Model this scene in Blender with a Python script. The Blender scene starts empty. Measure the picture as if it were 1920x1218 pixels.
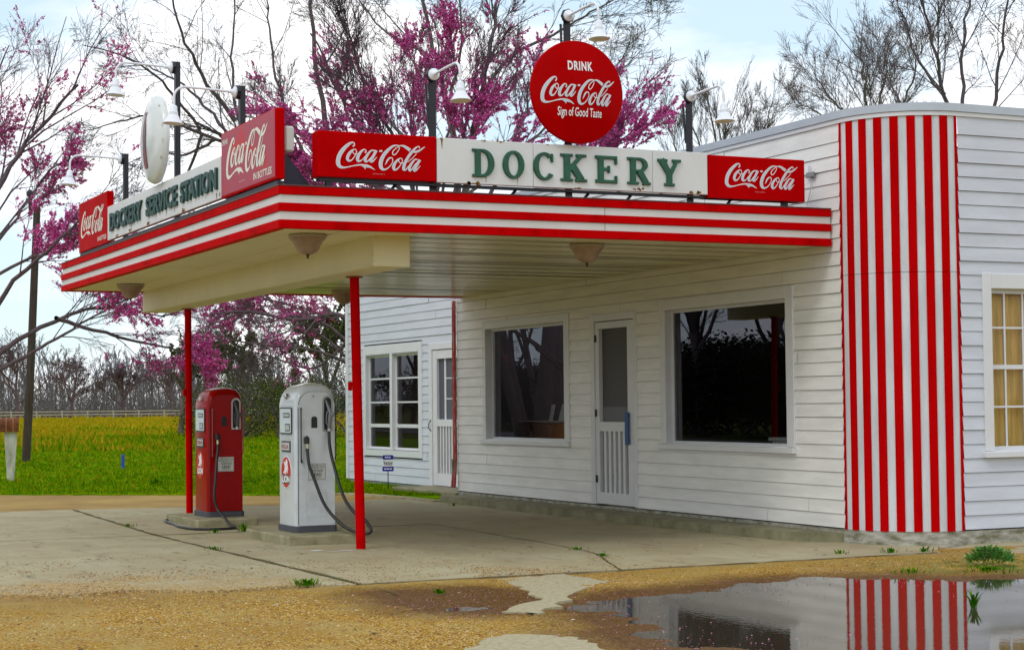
import bpy, math, random
from mathutils import Vector, Matrix, noise
import numpy as np
S = bpy.context.scene
PI = math.pi

# ------------------------------------------------------------------ camera, sky, sun, exposure
def setup_view():
    yaw, pitch, roll = 2.70032, 0.04303, -0.010186
    f = Vector((math.cos(pitch)*math.cos(yaw), math.cos(pitch)*math.sin(yaw), math.sin(pitch)))
    r = f.cross(Vector((0, 0, 1))).normalized(); u = r.cross(f)
    r2 = math.cos(roll)*r + math.sin(roll)*u; u2 = -math.sin(roll)*r + math.cos(roll)*u
    cam = bpy.data.cameras.new('camera'); co = bpy.data.objects.new('camera', cam)
    S.collection.objects.link(co)
    co.matrix_world = Matrix(((r2.x, u2.x, -f.x, 22.5144), (r2.y, u2.y, -f.y, -9.8191), (r2.z, u2.z, -f.z, 1.2892), (0, 0, 0, 1)))
    cam.sensor_width = 36; cam.lens = 3415.7/1920*36; cam.clip_end = 4000; cam.clip_start = .1
    S.camera = co
    w = bpy.data.worlds.new('World'); S.world = w; w.use_nodes = True
    nt = w.node_tree; nt.nodes.clear()
    def N(t, **k):
        n = nt.nodes.new(t)
        for a, b in k.items(): setattr(n, a, b)
        return n
    L = nt.links.new
    elev, phi = math.radians(48), math.radians(-60)      # sun stands over the road side
    sky = N('ShaderNodeTexSky', sky_type='NISHITA', sun_disc=False); sky.sun_elevation = elev; sky.sun_rotation = math.radians(90)-phi
    sky.air_density = 1.0; sky.dust_density = .6
    tint = N('ShaderNodeMixRGB', blend_type='MIX'); tint.inputs[0].default_value = .6; tint.inputs[2].default_value = (7.5, 9.3, 10.6, 1)
    L(sky.outputs[0], tint.inputs[1])
    bs = N('ShaderNodeBackground'); bs.inputs[1].default_value = .10; L(tint.outputs[0], bs.inputs[0])
    bc = N('ShaderNodeBackground'); bc.inputs[1].default_value = 1.0
    tc = N('ShaderNodeTexCoord'); mp = N('ShaderNodeMapping'); mp.inputs['Scale'].default_value = (3.4, 3.4, 9.0); mp.inputs['Location'].default_value = (.35, 1.3, .1)
    no = N('ShaderNodeTexNoise'); no.inputs['Scale'].default_value = 1.5; no.inputs['Detail'].default_value = 7; no.inputs['Roughness'].default_value = .52; no.inputs['Distortion'].default_value = .35
    L(tc.outputs['Generated'], mp.inputs[0]); L(mp.outputs[0], no.inputs[0])
    rp = N('ShaderNodeValToRGB'); rp.color_ramp.elements[0].position = .40; rp.color_ramp.elements[1].position = .57
    L(no.outputs[0], rp.inputs[0])
    rc = N('ShaderNodeValToRGB'); e = rc.color_ramp.elements; e[0].position = .45; e[0].color = (.93, .97, 1.02, 1); e[1].position = .60; e[1].color = (1.08, 1.08, 1.09, 1)
    L(no.outputs[0], rc.inputs[0]); L(rc.outputs[0], bc.inputs[0])
    mx = N('ShaderNodeMixShader'); L(rp.outputs[0], mx.inputs[0]); L(bs.outputs[0], mx.inputs[1]); L(bc.outputs[0], mx.inputs[2])
    out = N('ShaderNodeOutputWorld'); L(mx.outputs[0], out.inputs[0])
    sl = bpy.data.lights.new('sun', 'SUN'); sl.energy = .55; sl.angle = math.radians(14); sl.color = (1, .96, .9)
    so = bpy.data.objects.new('sun', sl); S.collection.objects.link(so)
    d = Vector((math.cos(elev)*math.cos(phi), math.cos(elev)*math.sin(phi), math.sin(elev)))   # towards the sun
    so.rotation_euler = d.to_track_quat('Z', 'Y').to_euler(); so.location = (20, -20, 30)
    S.view_settings.view_transform = 'Standard'; S.view_settings.look = 'None'; S.view_settings.gamma = 1
    S.view_settings.exposure = 0.32
    S.cycles.max_bounces = 6; S.cycles.transparent_max_bounces = 10; S.cycles.caustics_reflective = False; S.cycles.caustics_refractive = False
setup_view()

# ------------------------------------------------------------------ materials
def mat(name, col, rough=.6, metal=0., spec=.5, var=.0, vscale=3., col2=None, bump=0., bscale=40., coat=0., det=4., stretch=None, lo=.35, hi=.65):
    m = bpy.data.materials.new(name); m.use_nodes = True; nt = m.node_tree
    b = nt.nodes['Principled BSDF']; b.inputs['Roughness'].default_value = rough; b.inputs['Metallic'].default_value = metal
    b.inputs['Specular IOR Level'].default_value = spec; b.inputs['Coat Weight'].default_value = coat; b.inputs['Coat Roughness'].default_value = .12
    b.inputs['Base Color'].default_value = (*col, 1)
    if spec < .1: b.inputs['IOR'].default_value = 1.12
    if var or col2:
        g = nt.nodes.new('ShaderNodeNewGeometry'); mp = nt.nodes.new('ShaderNodeMapping'); nt.links.new(g.outputs['Position'], mp.inputs[0])
        if stretch: mp.inputs['Scale'].default_value = stretch
        n = nt.nodes.new('ShaderNodeTexNoise'); n.inputs['Scale'].default_value = vscale; n.inputs['Detail'].default_value = det; n.inputs['Roughness'].default_value = .6
        nt.links.new(mp.outputs[0], n.inputs[0])
        r = nt.nodes.new('ShaderNodeValToRGB'); r.color_ramp.elements[0].position = lo; r.color_ramp.elements[1].position = hi
        c2 = col2 or tuple(c*(1-var) for c in col)
        r.color_ramp.elements[0].color = (*c2, 1); r.color_ramp.elements[1].color = (*col, 1)
        nt.links.new(n.outputs[0], r.inputs[0]); nt.links.new(r.outputs[0], b.inputs['Base Color'])
    if bump:
        g = nt.nodes.new('ShaderNodeNewGeometry')
        n = nt.nodes.new('ShaderNodeTexNoise'); n.inputs['Scale'].default_value = bscale; n.inputs['Detail'].default_value = 5
        nt.links.new(g.outputs['Position'], n.inputs[0]); bp = nt.nodes.new('ShaderNodeBump'); bp.inputs['Distance'].default_value = bump
        bp.inputs['Strength'].default_value = .8
        nt.links.new(n.outputs[0], bp.inputs['Height']); nt.links.new(bp.outputs[0], b.inputs['Normal'])
    return m
def nodes(m): return m.node_tree, m.node_tree.nodes, m.node_tree.links.new
def glass(name, tint=(.9, .92, .94), rough=.0, ior=1.5):
    m = bpy.data.materials.new(name); m.use_nodes = True; nt, ns, L = nodes(m); ns.clear()
    t = ns.new('ShaderNodeBsdfTransparent'); t.inputs[0].default_value = (*tint, 1)
    g = ns.new('ShaderNodeBsdfGlossy'); g.inputs['Roughness'].default_value = rough; g.inputs[0].default_value = (.9, .9, 1, 1)
    fr = ns.new('ShaderNodeFresnel'); fr.inputs[0].default_value = ior
    mx = ns.new('ShaderNodeMixShader'); L(fr.outputs[0], mx.inputs[0]); L(t.outputs[0], mx.inputs[1]); L(g.outputs[0], mx.inputs[2])
    o = ns.new('ShaderNodeOutputMaterial'); L(mx.outputs[0], o.inputs[0]); return m
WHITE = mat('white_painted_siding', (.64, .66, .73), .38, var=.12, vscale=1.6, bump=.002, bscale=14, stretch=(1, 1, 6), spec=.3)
WHITEF = mat('siding_with_bounce_light', (.86, .845, .81), .38, var=.14, vscale=1.6, bump=.002, bscale=14, stretch=(1, 1, 6), spec=.3)  # white siding made lighter and warmer in place of bounced light
TRIM = mat('white_trim_paint', (.72, .72, .74), .35, var=.05, vscale=4)
FWHITE = mat('white_fascia_paint', (.72, .70, .66), .4, var=.07, vscale=3)
RED = mat('red_gloss_paint', (.54, .001, .002), .4, var=.28, vscale=5, spec=.06, lo=.3, hi=.5, det=8)
SRED = mat('red_enamel', (.52, .001, .002), .3, var=.16, vscale=3.5, spec=.06, det=8)
CREAM = mat('cream_soffit_paint', (.70, .63, .42), .3, var=.06, vscale=1.5, coat=.3)
CREAM2 = mat('cream_soffit_paint_smooth', (.78, .71, .45), .5, var=.12, vscale=.9, det=7)
BLACK = mat('black_iron', (.012, .012, .02), .45, var=.3, vscale=8)
ENAMELW = mat('white_enamel_panel', (.74, .74, .73), .4, var=.05, vscale=3)
GREEN = mat('green_sign_letter', (.004, .10, .045), .4, var=.35, vscale=18)
GREEND = mat('dark_green_sign_letter', (.006, .065, .05), .45, var=.4, vscale=18)
LOGOW = mat('white_logo_enamel', (.86, .86, .88), .35)
LOGOG = mat('pale_blue_grey_logo_fill', (.58, .63, .72), .4)
LOGOC = mat('cream_logo_paint', (.82, .80, .70), .4)
RUST = mat('rust', (.22, .09, .015), .9, var=.6, vscale=20)
LAMPW = mat('white_lamp_enamel', (.80, .82, .88), .3)
PUMPW = mat('white_pump_enamel', (.60, .64, .67), .22, var=.16, vscale=5, det=9, lo=.3, hi=.5, coat=.4)
PUMPR = mat('red_pump_enamel', (.30, 0, .0005), .25, var=.10, vscale=4, spec=.12, coat=.08)
PBASE = mat('dark_grey_pump_base', (.06, .06, .075), .5)
RUBBER = mat('black_rubber', (.012, .013, .014), .4)
CHROME = mat('chrome', (.6, .6, .6), .2, 1.)
DARK = mat('recess_shade', (.012, .012, .014), .6)  # near-black colour painted as the shade inside the pump recesses
GREYM = mat('grey_metal', (.30, .31, .32), .4, .6)
CONC = mat('aged_concrete', (.30, .27, .17), .85, col2=(.17, .145, .075), vscale=3, bump=.004, bscale=30)
PLATE = mat('pale_metal_plate', (.55, .56, .52), .4)
BLUE = mat('blue_enamel', (.006, .07, .24), .4)
NAVY = mat('navy_sign_blue', (.012, .010, .30), .4)
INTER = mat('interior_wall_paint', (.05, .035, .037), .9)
WOOD = mat('orange_varnished_wood', (.85, .30, .02), .5, var=.5, vscale=6, stretch=(1, 1, .2))
CURT = mat('tan_curtain', (.95, .62, .18), .9, var=.35, vscale=5, stretch=(1, 4, .4))
SCREEN = mat('dark_insect_screen', (.075, .07, .075), .6)
LAMPB = mat('frosted_amber_glass_bowl', (.36, .24, .17), .35, var=.25, vscale=12)
GLASS = glass('window_glass', (.82, .84, .86), 0, 1.62)
DIALG = glass('dial_glass', (.9, .95, .95))
PINKISH = mat('pinkish_red_enamel', (.42, .03, .06), .45, col2=(.55, .003, .006), vscale=3., lo=.36, hi=.42)  # pink over most of the face, deeper red in patches

# ------------------------------------------------------------------ mesh builder
class M:
    def __init__(s): s.v = []; s.f = []; s.m = []
    def add(s, vs, fs, mi=0):
        o = len(s.v); s.v += [tuple(p) for p in vs]; s.f += [tuple(i+o for i in f) for f in fs]; s.m += [mi]*len(fs)
    def quad(s, a, b, c, d, mi=0): s.add([a, b, c, d], [(0, 1, 2, 3)], mi)
    def box(s, x0, x1, y0, y1, z0, z1, mi=0, fr=None):
        if x0 > x1: x0, x1 = x1, x0
        if y0 > y1: y0, y1 = y1, y0
        if z0 > z1: z0, z1 = z1, z0
        vs = [(x, y, z) for z in (z0, z1) for y in (y0, y1) for x in (x0, x1)]
        if fr: vs = [fr(*p) for p in vs]
        s.add(vs, [(0, 2, 3, 1), (4, 5, 7, 6), (0, 1, 5, 4), (2, 6, 7, 3), (0, 4, 6, 2), (1, 3, 7, 5)], mi)
    def bbox(s, x0, x1, y0, y1, z0, z1, b=.01, mi=0, fr=None):      # box with chamfered edges
        c = Vector(((x0+x1)/2, (y0+y1)/2, (z0+z1)/2)); h = (abs(x1-x0)/2, abs(y1-y0)/2, abs(z1-z0)/2)
        b = min(b, min(h)*.9); vs = []; ix = {}
        for sx in (-1, 1):
            for sy in (-1, 1):
                for sz in (-1, 1):
                    for a in range(3):
                        p = [sx*(h[0]-b), sy*(h[1]-b), sz*(h[2]-b)]; p[a] = (sx, sy, sz)[a]*h[a]
                        ix[(sx, sy, sz, a)] = len(vs); vs.append(c+Vector(p))
        fs = []
        for a in range(3):
            o = [i for i in range(3) if i != a]
            for sg in (-1, 1):
                q = []
                for p, r in ((-1, -1), (1, -1), (1, 1), (-1, 1)):
                    k = [0, 0, 0]; k[a] = sg; k[o[0]] = p; k[o[1]] = r; q.append(ix[(*k, a)])
                fs.append(q)
                for s2 in (-1, 1):                                    # edge chamfers between axis a and o[0]
                    pass
        for a, b2, o in ((0, 1, 2), (0, 2, 1), (1, 2, 0)):
            for sa in (-1, 1):
                for sb in (-1, 1):
                    k1 = [0]*3; k1[a] = sa; k1[b2] = sb; k1[o] = -1; k2 = list(k1); k2[o] = 1
                    fs.append([ix[(*k1, a)], ix[(*k2, a)], ix[(*k2, b2)], ix[(*k1, b2)]])
        for k in [(x, y, z) for x in (-1, 1) for y in (-1, 1) for z in (-1, 1)]:
            fs.append([ix[(*k, 0)], ix[(*k, 1)], ix[(*k, 2)]])
        if fr: vs = [fr(*p) for p in vs]
        s.add(vs, fs, mi)
    def tube(s, pts, rad, n=8, mi=0, caps=True):
        pts = [Vector(p) for p in pts]; k = len(pts)
        if not hasattr(rad, '__len__'): rad = [rad]*k
        t = (pts[1]-pts[0]).normalized(); a = Vector((0, 0, 1)) if abs(t.z) < .9 else Vector((1, 0, 0))
        u = t.cross(a).normalized(); o = len(s.v)
        for i, p in enumerate(pts):
            t = (pts[min(i+1, k-1)]-pts[max(i-1, 0)]); t = t.normalized() if t.length > 1e-9 else Vector((0, 0, 1))
            u = (u-t*u.dot(t)); u = u.normalized() if u.length > 1e-6 else t.orthogonal().normalized()
            w = t.cross(u); r = rad[i]
            for j in range(n):
                an = 2*PI*j/n; q = p+(u*math.cos(an)+w*math.sin(an))*r; s.v.append((q.x, q.y, q.z))
        for i in range(k-1):
            for j in range(n):
                a0 = o+i*n+j; a1 = o+i*n+(j+1) % n; s.f.append((a0, a1, a1+n, a0+n)); s.m.append(mi)
        if caps: s.f.append(tuple(o+j for j in range(n))[::-1]); s.f.append(tuple(o+(k-1)*n+j for j in range(n))); s.m += [mi, mi]
    def lathe(s, o, ax, prof, n=24, mi=0):       # prof: (radius, height along ax)
        o = Vector(o); ax = Vector(ax).normalized(); u = ax.orthogonal().normalized(); w = ax.cross(u); b = len(s.v)
        for r, h in prof:
            for j in range(n):
                an = 2*PI*j/n; s.v.append(tuple(o+ax*h+(u*math.cos(an)+w*math.sin(an))*max(r, 1e-4)))
        for i in range(len(prof)-1):
            for j in range(n):
                a0 = b+i*n+j; a1 = b+i*n+(j+1) % n; s.f.append((a0, a1, a1+n, a0+n)); s.m.append(mi)
    def poly(s, pts, fr, d0, d1, mi=0):          # outline (2-D) extruded along the frame's third axis
        from mathutils.geometry import tessellate_polygon
        n = len(pts); tri = tessellate_polygon([[Vector((p[0], p[1], 0)) for p in pts]])
        s.add([fr(p[0], p[1], d1) for p in pts]+[fr(p[0], p[1], d0) for p in pts],
              [tuple(t) for t in tri]+[(i, (i+1) % n, n+(i+1) % n, n+i) for i in range(n)], mi)
    def build(s, name, mats, parent=None, smooth=False, col=None):
        me = bpy.data.meshes.new(name); me.from_pydata(s.v, [], s.f)
        ml = mats if isinstance(mats, (list, tuple)) else [mats]
        for m in ml: me.materials.append(m)
        if len(ml) > 1: me.polygons.foreach_set('material_index', s.m)
        if smooth:
            me.polygons.foreach_set('use_smooth', [True]*len(me.polygons))
            if smooth != 'all': me.set_sharp_from_angle(angle=math.radians(38))
        me.update(); o = bpy.data.objects.new(name, me); S.collection.objects.link(o)
        if parent is not None:
            o.parent = parent; o.matrix_parent_inverse = parent.matrix_basis.inverted()
        return o
def tag(o, label, cat=None, group=None, kind=None):
    o['label'] = label
    if cat: o['category'] = cat
    if group: o['group'] = group
    if kind: o['kind'] = kind
    return o
def thing(name, loc, label, cat, group=None):
    o = bpy.data.objects.new(name, None); S.collection.objects.link(o); o.location = loc; o.empty_display_size = .2
    return tag(o, label, cat, group)
def struct(o, label=None):
    o['kind'] = 'structure'
    if label: o['label'] = label
    return o
def frame(o, u, v, n):
    o, u, v, n = map(Vector, (o, u, v, n))
    return lambda a, b, c=0.: tuple(o+u*a+v*b+n*c)
def ribbon(mb, path, z0, z1, off, back=-.1, mi=0):     # mitred strip along a plan path; off = outward (right-hand side)
    P = [Vector((p[0], p[1])) for p in path]; n = len(P); A = []; B = []
    for i in range(n):
        d0 = (P[i]-P[i-1]).normalized() if i else (P[1]-P[0]).normalized()
        d1 = (P[i+1]-P[i]).normalized() if i < n-1 else d0
        n0 = Vector((d0.y, -d0.x)); n1 = Vector((d1.y, -d1.x)); m = (n0+n1); m = m/(1+n0.dot(n1))
        A.append(P[i]+m*off); B.append(P[i]+m*back)
    vs = [(p.x, p.y, z) for p in A for z in (z0, z1)]+[(p.x, p.y, z) for p in B for z in (z0, z1)]; o = 2*n; fs = []
    for i in range(n-1):
        a = 2*i; fs += [(a, a+2, a+3, a+1), (o+a, o+a+1, o+a+3, o+a+2), (a+1, a+3, o+a+3, o+a+1), (a, o+a, o+a+2, a+2)]
    fs += [(0, 1, o+1, o), (2*n-2, o+2*n-2, o+2*n-1, 2*n-1)]
    mb.add(vs, fs, mi)

# ------------------------------------------------------------------ lettering
def text_mesh(txt, bold=0., ext=.0, spacing=1.):
    c = bpy.data.curves.new('lettering', 'FONT'); c.body = txt; c.size = 1; c.extrude = 0; c.offset = bold; c.resolution_u = 3; c.space_character = spacing
    o = bpy.data.objects.new('lettering_source', c); S.collection.objects.link(o)
    dg = bpy.context.evaluated_depsgraph_get(); me = bpy.data.meshes.new_from_object(o.evaluated_get(dg))
    vs = [tuple(v.co) for v in me.vertices]; fs = [tuple(p.vertices) for p in me.polygons]
    bpy.data.objects.remove(o); bpy.data.curves.remove(c); bpy.data.meshes.remove(me)
    return vs, fs
def put_text(mb, txt, fr, u0, u1, v0, v1, d, th=0., bold=.0, mi=0, spacing=1.):
    vs, fs = text_mesh(txt, bold, spacing=spacing)
    xs = [v[0] for v in vs]; ys = [v[1] for v in vs]; ax, bx, ay, by = min(xs), max(xs), min(ys), max(ys)
    q = [(u0+(x-ax)/(bx-ax)*(u1-u0), v0+(y-ay)/(by-ay)*(v1-v0)) for x, y, _ in vs]
    if not th: mb.add([fr(a, b, d) for a, b in q], fs, mi); return
    n = len(q); ed = {}
    for f in fs:
        for i in range(len(f)):
            a, b = f[i], f[(i+1) % len(f)]; k = (min(a, b), max(a, b)); ed[k] = None if k in ed else (a, b)
    mb.add([fr(a, b, d+th) for a, b in q]+[fr(a, b, d) for a, b in q], list(fs)+[(b, a, a+n, b+n) for e in ed.values() if e for a, b in [e]], mi)
def smooth_path(pts, k=6):
    out = []; n = len(pts)
    for i in range(n-1):
        p = [pts[max(i-1, 0)], pts[i], pts[i+1], pts[min(i+2, n-1)]]
        for j in range(k):
            t = j/k
            out.append(tuple(.5*(2*p[1][c]+(p[2][c]-p[0][c])*t+(2*p[0][c]-5*p[1][c]+4*p[2][c]-p[3][c])*t*t+(3*p[1][c]-p[0][c]-3*p[2][c]+p[3][c])*t**3) for c in range(len(p[1]))))
    out.append(tuple(pts[-1])); return out
def stroke2d(pts, dw=0.):
    P = smooth_path(pts); L = []; R = []
    for i, p in enumerate(P):
        a = P[max(i-1, 0)]; b = P[min(i+1, len(P)-1)]; dx, dy = b[0]-a[0], b[1]-a[1]; l = math.hypot(dx, dy) or 1
        w = max((p[2]+dw)/2, 1.5); L.append((p[0]-dy/l*w, p[1]+dx/l*w)); R.append((p[0]+dy/l*w, p[1]-dx/l*w))
    return L, R
SCRIPT = [   # the flowing two-word script: strokes as (x, y, width), y downwards
 [(560,275,40),(600,240,32),(608,205,26),(585,165,30),(520,165,52),(430,220,82),(300,345,108),(205,480,118),(148,640,118),(150,770,112),(205,845,84),(300,868,50),(420,852,32),(560,822,28),(680,802,36),(800,795,46),(880,815,70),(960,830,78),(1060,860,52),(1185,940,8)],
 [(820,830,10),(880,850,50),(905,880,40),(908,922,6)],
 [(600,350,26),(530,395,56),(455,480,82),(408,590,84),(428,665,66),(500,672,42),(570,605,26),(640,500,24),(662,415,24),(640,358,22),(598,346,22)],
 [(565,365,20),(555,430,20),(600,482,20),(660,488,20),(720,465,20),(790,400,30),(850,362,30)],
 [(900,455,38),(932,420,28),(925,375,24),(865,362,38),(775,445,66),(705,560,84),(690,640,86),(720,688,62),(780,680,38),(830,640,20),(900,560,20)],
 [(1200,395,34),(1100,385,38),(1020,445,56),(950,545,72),(905,640,80),(925,695,62),(980,690,36),(1040,620,22),(1110,540,22),(1165,450,30)],
 [(1225,385,76),(1165,500,72),(1092,620,74),(1062,685,72),(1110,700,50),(1170,650,30),(1242,570,12)],
 [(1310,405,50),(1395,400,50)],
 [(1880,255,20),(1778,330,22),(1708,400,24),(1688,470,25),(1728,515,25),(1788,480,24),(1848,400,22),(1882,330,20),(1872,260,20)],
 [(1885,250,22),(1800,240,34),(1680,275,62),(1550,385,84),(1450,500,98),(1378,630,106),(1343,770,106),(1366,880,96),(1430,930,58),(1518,910,34),(1598,850,25),(1660,770,22),(1692,690,22),(1684,615,24),(1630,592,34),(1570,630,48),(1530,690,44),(1500,750,24),(1472,795,8)],
 [(1890,248,22),(1998,258,56),(2098,312,80),(2200,380,90)],
 [(2290,432,44),(2398,418,58),(2498,370,45),(2568,318,30),(2630,272,8)],
 [(1908,612,30),(1828,662,56),(1750,762,78),(1716,868,86),(1740,935,62),(1808,922,40),(1878,850,26),(1938,760,22),(1970,690,22),(1953,622,22),(1906,606,22)],
 [(1868,640,20),(1868,700,20),(1908,742,20),(1978,752,20),(2020,740,20)],
 [(2468,330,18),(2463,278,26),(2408,280,36),(2328,342,58),(2240,440,76),(2150,560,78),(2070,690,78),(2018,820,82),(2006,915,80),(2050,948,48),(2100,900,22),(2150,830,18)],
 [(2378,480,16),(2268,600,18),(2118,720,20)],
 [(2410,652,30),(2348,642,36),(2278,702,54),(2208,802,72),(2166,900,80),(2188,965,60),(2238,930,32),(2308,830,22),(2378,740,22)],
 [(2478,655,78),(2410,770,72),(2338,890,75),(2316,962,74),(2368,950,48),(2428,890,26),(2493,830,12)],
]
def script_uv(x, y):
    u = (x-70)*.00030714-(y-960)*.0000006659; v = (x-70)*.0000152144+(960-y)*.00028879
    return u, v                                     # metres, origin at the lower left; about .79 x .24
def put_script(mb, fr, u0, v0, su=1., sv=1., d=0., fill=True, dw=0.):
    for li, (w, mi, dd) in enumerate(((dw, 0, 0.), (-26+dw, 1, .0012))):
        if li and not fill: break
        for k, st in enumerate(SCRIPT):
            if li and max(p[2] for p in st) < 34: continue
            Lp, Rp = stroke2d(st, w); n = len(Lp); e = d+dd+k*.00006
            pts = [fr(u0+script_uv(*p)[0]*su, v0+script_uv(*p)[1]*sv, e) for p in Lp+Rp]
            mb.add(pts, [(i, i+1, n+i+1, n+i) for i in range(n-1)], mi)
def slab(ch):
    """outline pieces for one slab-serif capital; bars as quads, bowls as ring sectors, in a unit box"""
    bars = []; arcs = []
    def bar(x0, y0, x1, y1, w):
        dx, dy = x1-x0, y1-y0; l = math.hypot(dx, dy); nx, ny = -dy/l*w/2, dx/l*w/2
        bars.append([(x0+nx, y0+ny), (x1+nx, y1+ny), (x1-nx, y1-ny), (x0-nx, y0-ny)])
    def arc(cx, cy, rx, ry, a0, a1, wx, wy):
        n = 18; o = []; i_ = []
        for k in range(n+1):
            a = math.radians(a0+(a1-a0)*k/n); o.append((cx+rx*math.cos(a), cy+ry*math.sin(a))); i_.append((cx+(rx-wx)*math.cos(a), cy+(ry-wy)*math.sin(a)))
        arcs.append((o, i_))
    s = .10
    if ch == 'D': bar(.25, 0, .25, 1, .26); bar(0, s/2, .5, s/2, s); bar(0, 1-s/2, .5, 1-s/2, s); arc(.46, .5, .54, .5, -90, 90, .27, .11)
    if ch == 'O': arc(.5, .5, .5, .51, 0, 360, .26, .11)
    if ch == 'C': arc(.55, .5, .55, .51, 48, 322, .27, .11); bar(.92, .66, .92, .96, .12)
    if ch == 'K': bar(.25, 0, .25, 1, .25); bar(0, s/2, .47, s/2, s); bar(0, 1-s/2, .47, 1-s/2, s); bar(.30, .42, .82, .95, .13); bar(.44, .56, .82, .05, .25); bar(.6, 1-s/2, 1, 1-s/2, s); bar(.56, s/2, 1.02, s/2, s)
    if ch == 'E': bar(.25, 0, .25, 1, .27); bar(0, s/2+.01, 1, s/2+.01, s+.02); bar(0, 1-s/2-.01, 1, 1-s/2-.01, s+.02); bar(.3, .51, .62, .51, .11); bar(.62, .38, .62, .64, .10); bar(.95, 0, .95, .28, .11); bar(.95, 1, .95, .70, .11)
    if ch == 'R': bar(.25, 0, .25, 1, .25); bar(0, s/2, .5, s/2, s); bar(0, 1-s/2, .55, 1-s/2, s); arc(.52, .73, .38, .27, -90, 90, .22, .10); bar(.25, .51, .55, .51, .10); bar(.50, .5, .84, .05, .24); bar(.66, s/2, 1.02, s/2, s)
    if ch == 'Y': bar(.5, 0, .5, .5, .24); bar(.28, s/2, .72, s/2, s); bar(.14, .97, .5, .45, .24); bar(.84, .97, .53, .45, .13); bar(0, 1-s/2, .42, 1-s/2, s); bar(.62, 1-s/2, 1, 1-s/2, s)
    return bars, arcs
def put_slab(mb, ch, fr, u0, u1, v0, v1, d, th):
    bars, arcs = slab(ch); k = 0
    f = lambda p, e: fr(u0+p[0]*(u1-u0), v0+p[1]*(v1-v0), e)
    for b in bars:
        e = d+th+k*.0004; k += 1
        ins = []
        c = (sum(p[0] for p in b)/4, sum(p[1] for p in b)/4)
        for p in b: ins.append((p[0]+(c[0]-p[0])*.04+(.02 if p[0] < c[0] else -.02), p[1]+(.012 if p[1] < c[1] else -.012)))
        mb.add([f(p, d) for p in b]+[f(p, e-.008) for p in b]+[f(p, e) for p in ins],
               [(8, 9, 10, 11)]+[(i, (i+1) % 4, 4+(i+1) % 4, 4+i) for i in range(4)]+[(4+i, 4+(i+1) % 4, 8+(i+1) % 4, 8+i) for i in range(4)])
    for o, i_ in arcs:
        e = d+th+k*.0004; k += 1; n = len(o)
        mid = [((a[0]*.5+b[0]*.5), (a[1]*.5+b[1]*.5)) for a, b in zip(o, i_)]
        o2 = [(a[0]+(m[0]-a[0])*.2, a[1]+(m[1]-a[1])*.2) for a, m in zip(o, mid)]; i2 = [(a[0]+(m[0]-a[0])*.2, a[1]+(m[1]-a[1])*.2) for a, m in zip(i_, mid)]
        vs = [f(p, d) for p in o]+[f(p, e-.008) for p in o]+[f(p, e) for p in o2]+[f(p, e) for p in i2]+[f(p, e-.008) for p in i_]+[f(p, d) for p in i_]
        mb.add(vs, [(r*n+j, r*n+j+1, (r+1)*n+j+1, (r+1)*n+j) for r in range(5) for j in range(n-1)])
        mb.add([vs[r*n] for r in range(6)], [(0, 1, 2, 3, 4, 5)]); mb.add([vs[r*n+n-1] for r in range(6)], [(0, 1, 2, 3, 4, 5)])

# ------------------------------------------------------------------ station building
FAC = frame((0, 0, 0), (1, 0, 0), (0, 0, 1), (0, -1, 0))
RGT = frame((9.531, .73, 0), (0, 1, 0), (0, 0, 1), (1, 0, 0))
WNG = frame((0, 1.0, 0), (1, 0, 0), (0, 0, 1), (0, -1, 0))
def siding(mb, fr, s0, s1, z0, z1, holes, course=.126, lap=.012, seed=1, wide_top=0.):
    rng = random.Random(seed); gap = .0045
    zs = [z0+k*course for k in range(int((z1-wide_top-z0)/course)+1)]
    if z1-zs[-1] < .03: zs.pop()
    zs.append(z1); boards = []
    for a, b in zip(zs, zs[1:]):
        js = []; x = s0+rng.uniform(.6, 4.5)
        while x < s1-.4: js.append(x); x += rng.uniform(2.4, 4.8)
        boards.append((a, b, [s0]+js+[s1], [rng.uniform(-.0025, .003) for _ in range(len(js)+1)], rng.uniform(-.002, .002)))
    for a, b, js, off, dz in boards:
        top = b-gap if b < z1 else b
        cuts = sorted({a, top}|{h[2] for h in holes if a < h[2] < top}|{h[3] for h in holes if a < h[3] < top})
        for (j0, j1), o in zip(zip(js, js[1:]), off):
            j1 -= .002
            for c0, c1 in zip(cuts, cuts[1:]):
                zm = (c0+c1)/2; iv = [(j0, j1)]
                for h in holes:
                    if h[2] < zm < h[3]:
                        iv = [q for p in iv for q in ((p[0], min(p[1], h[0])), (max(p[0], h[1]), p[1])) if q[1]-q[0] > .002]
                dd = lambda z: lap*(1-(z-a)/(b-a))+.003+o
                for p, q in iv:
                    n = max(1, int((q-p)/.9)); xs = [p+(q-p)*i/n for i in range(n+1)]
                    vs = [fr(x, c0 if c0 > a else a+dz*(.5+.5*math.sin(x*1.7+a*9)), dd(c0)) for x in xs]+[fr(x, c1, dd(c1)) for x in xs]
                    fs = [(i, i+1, n+2+i, n+1+i) for i in range(n)]
                    if c0 == a:
                        vs += [fr(x, c0, -.012) for x in xs]; fs += [(2*n+2+i, 2*n+3+i, i+1, i) for i in range(n)]
                    mb.add(vs, fs)
                    if c1 == top and b < z1:
                        mb.add([fr(p, c1, dd(c1)), fr(q, c1, dd(c1)), fr(q, c1, -.012), fr(p, c1, -.012), fr(p, b, -.012), fr(q, b, -.012)], [(0, 1, 2, 3), (3, 2, 5, 4)])
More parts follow.
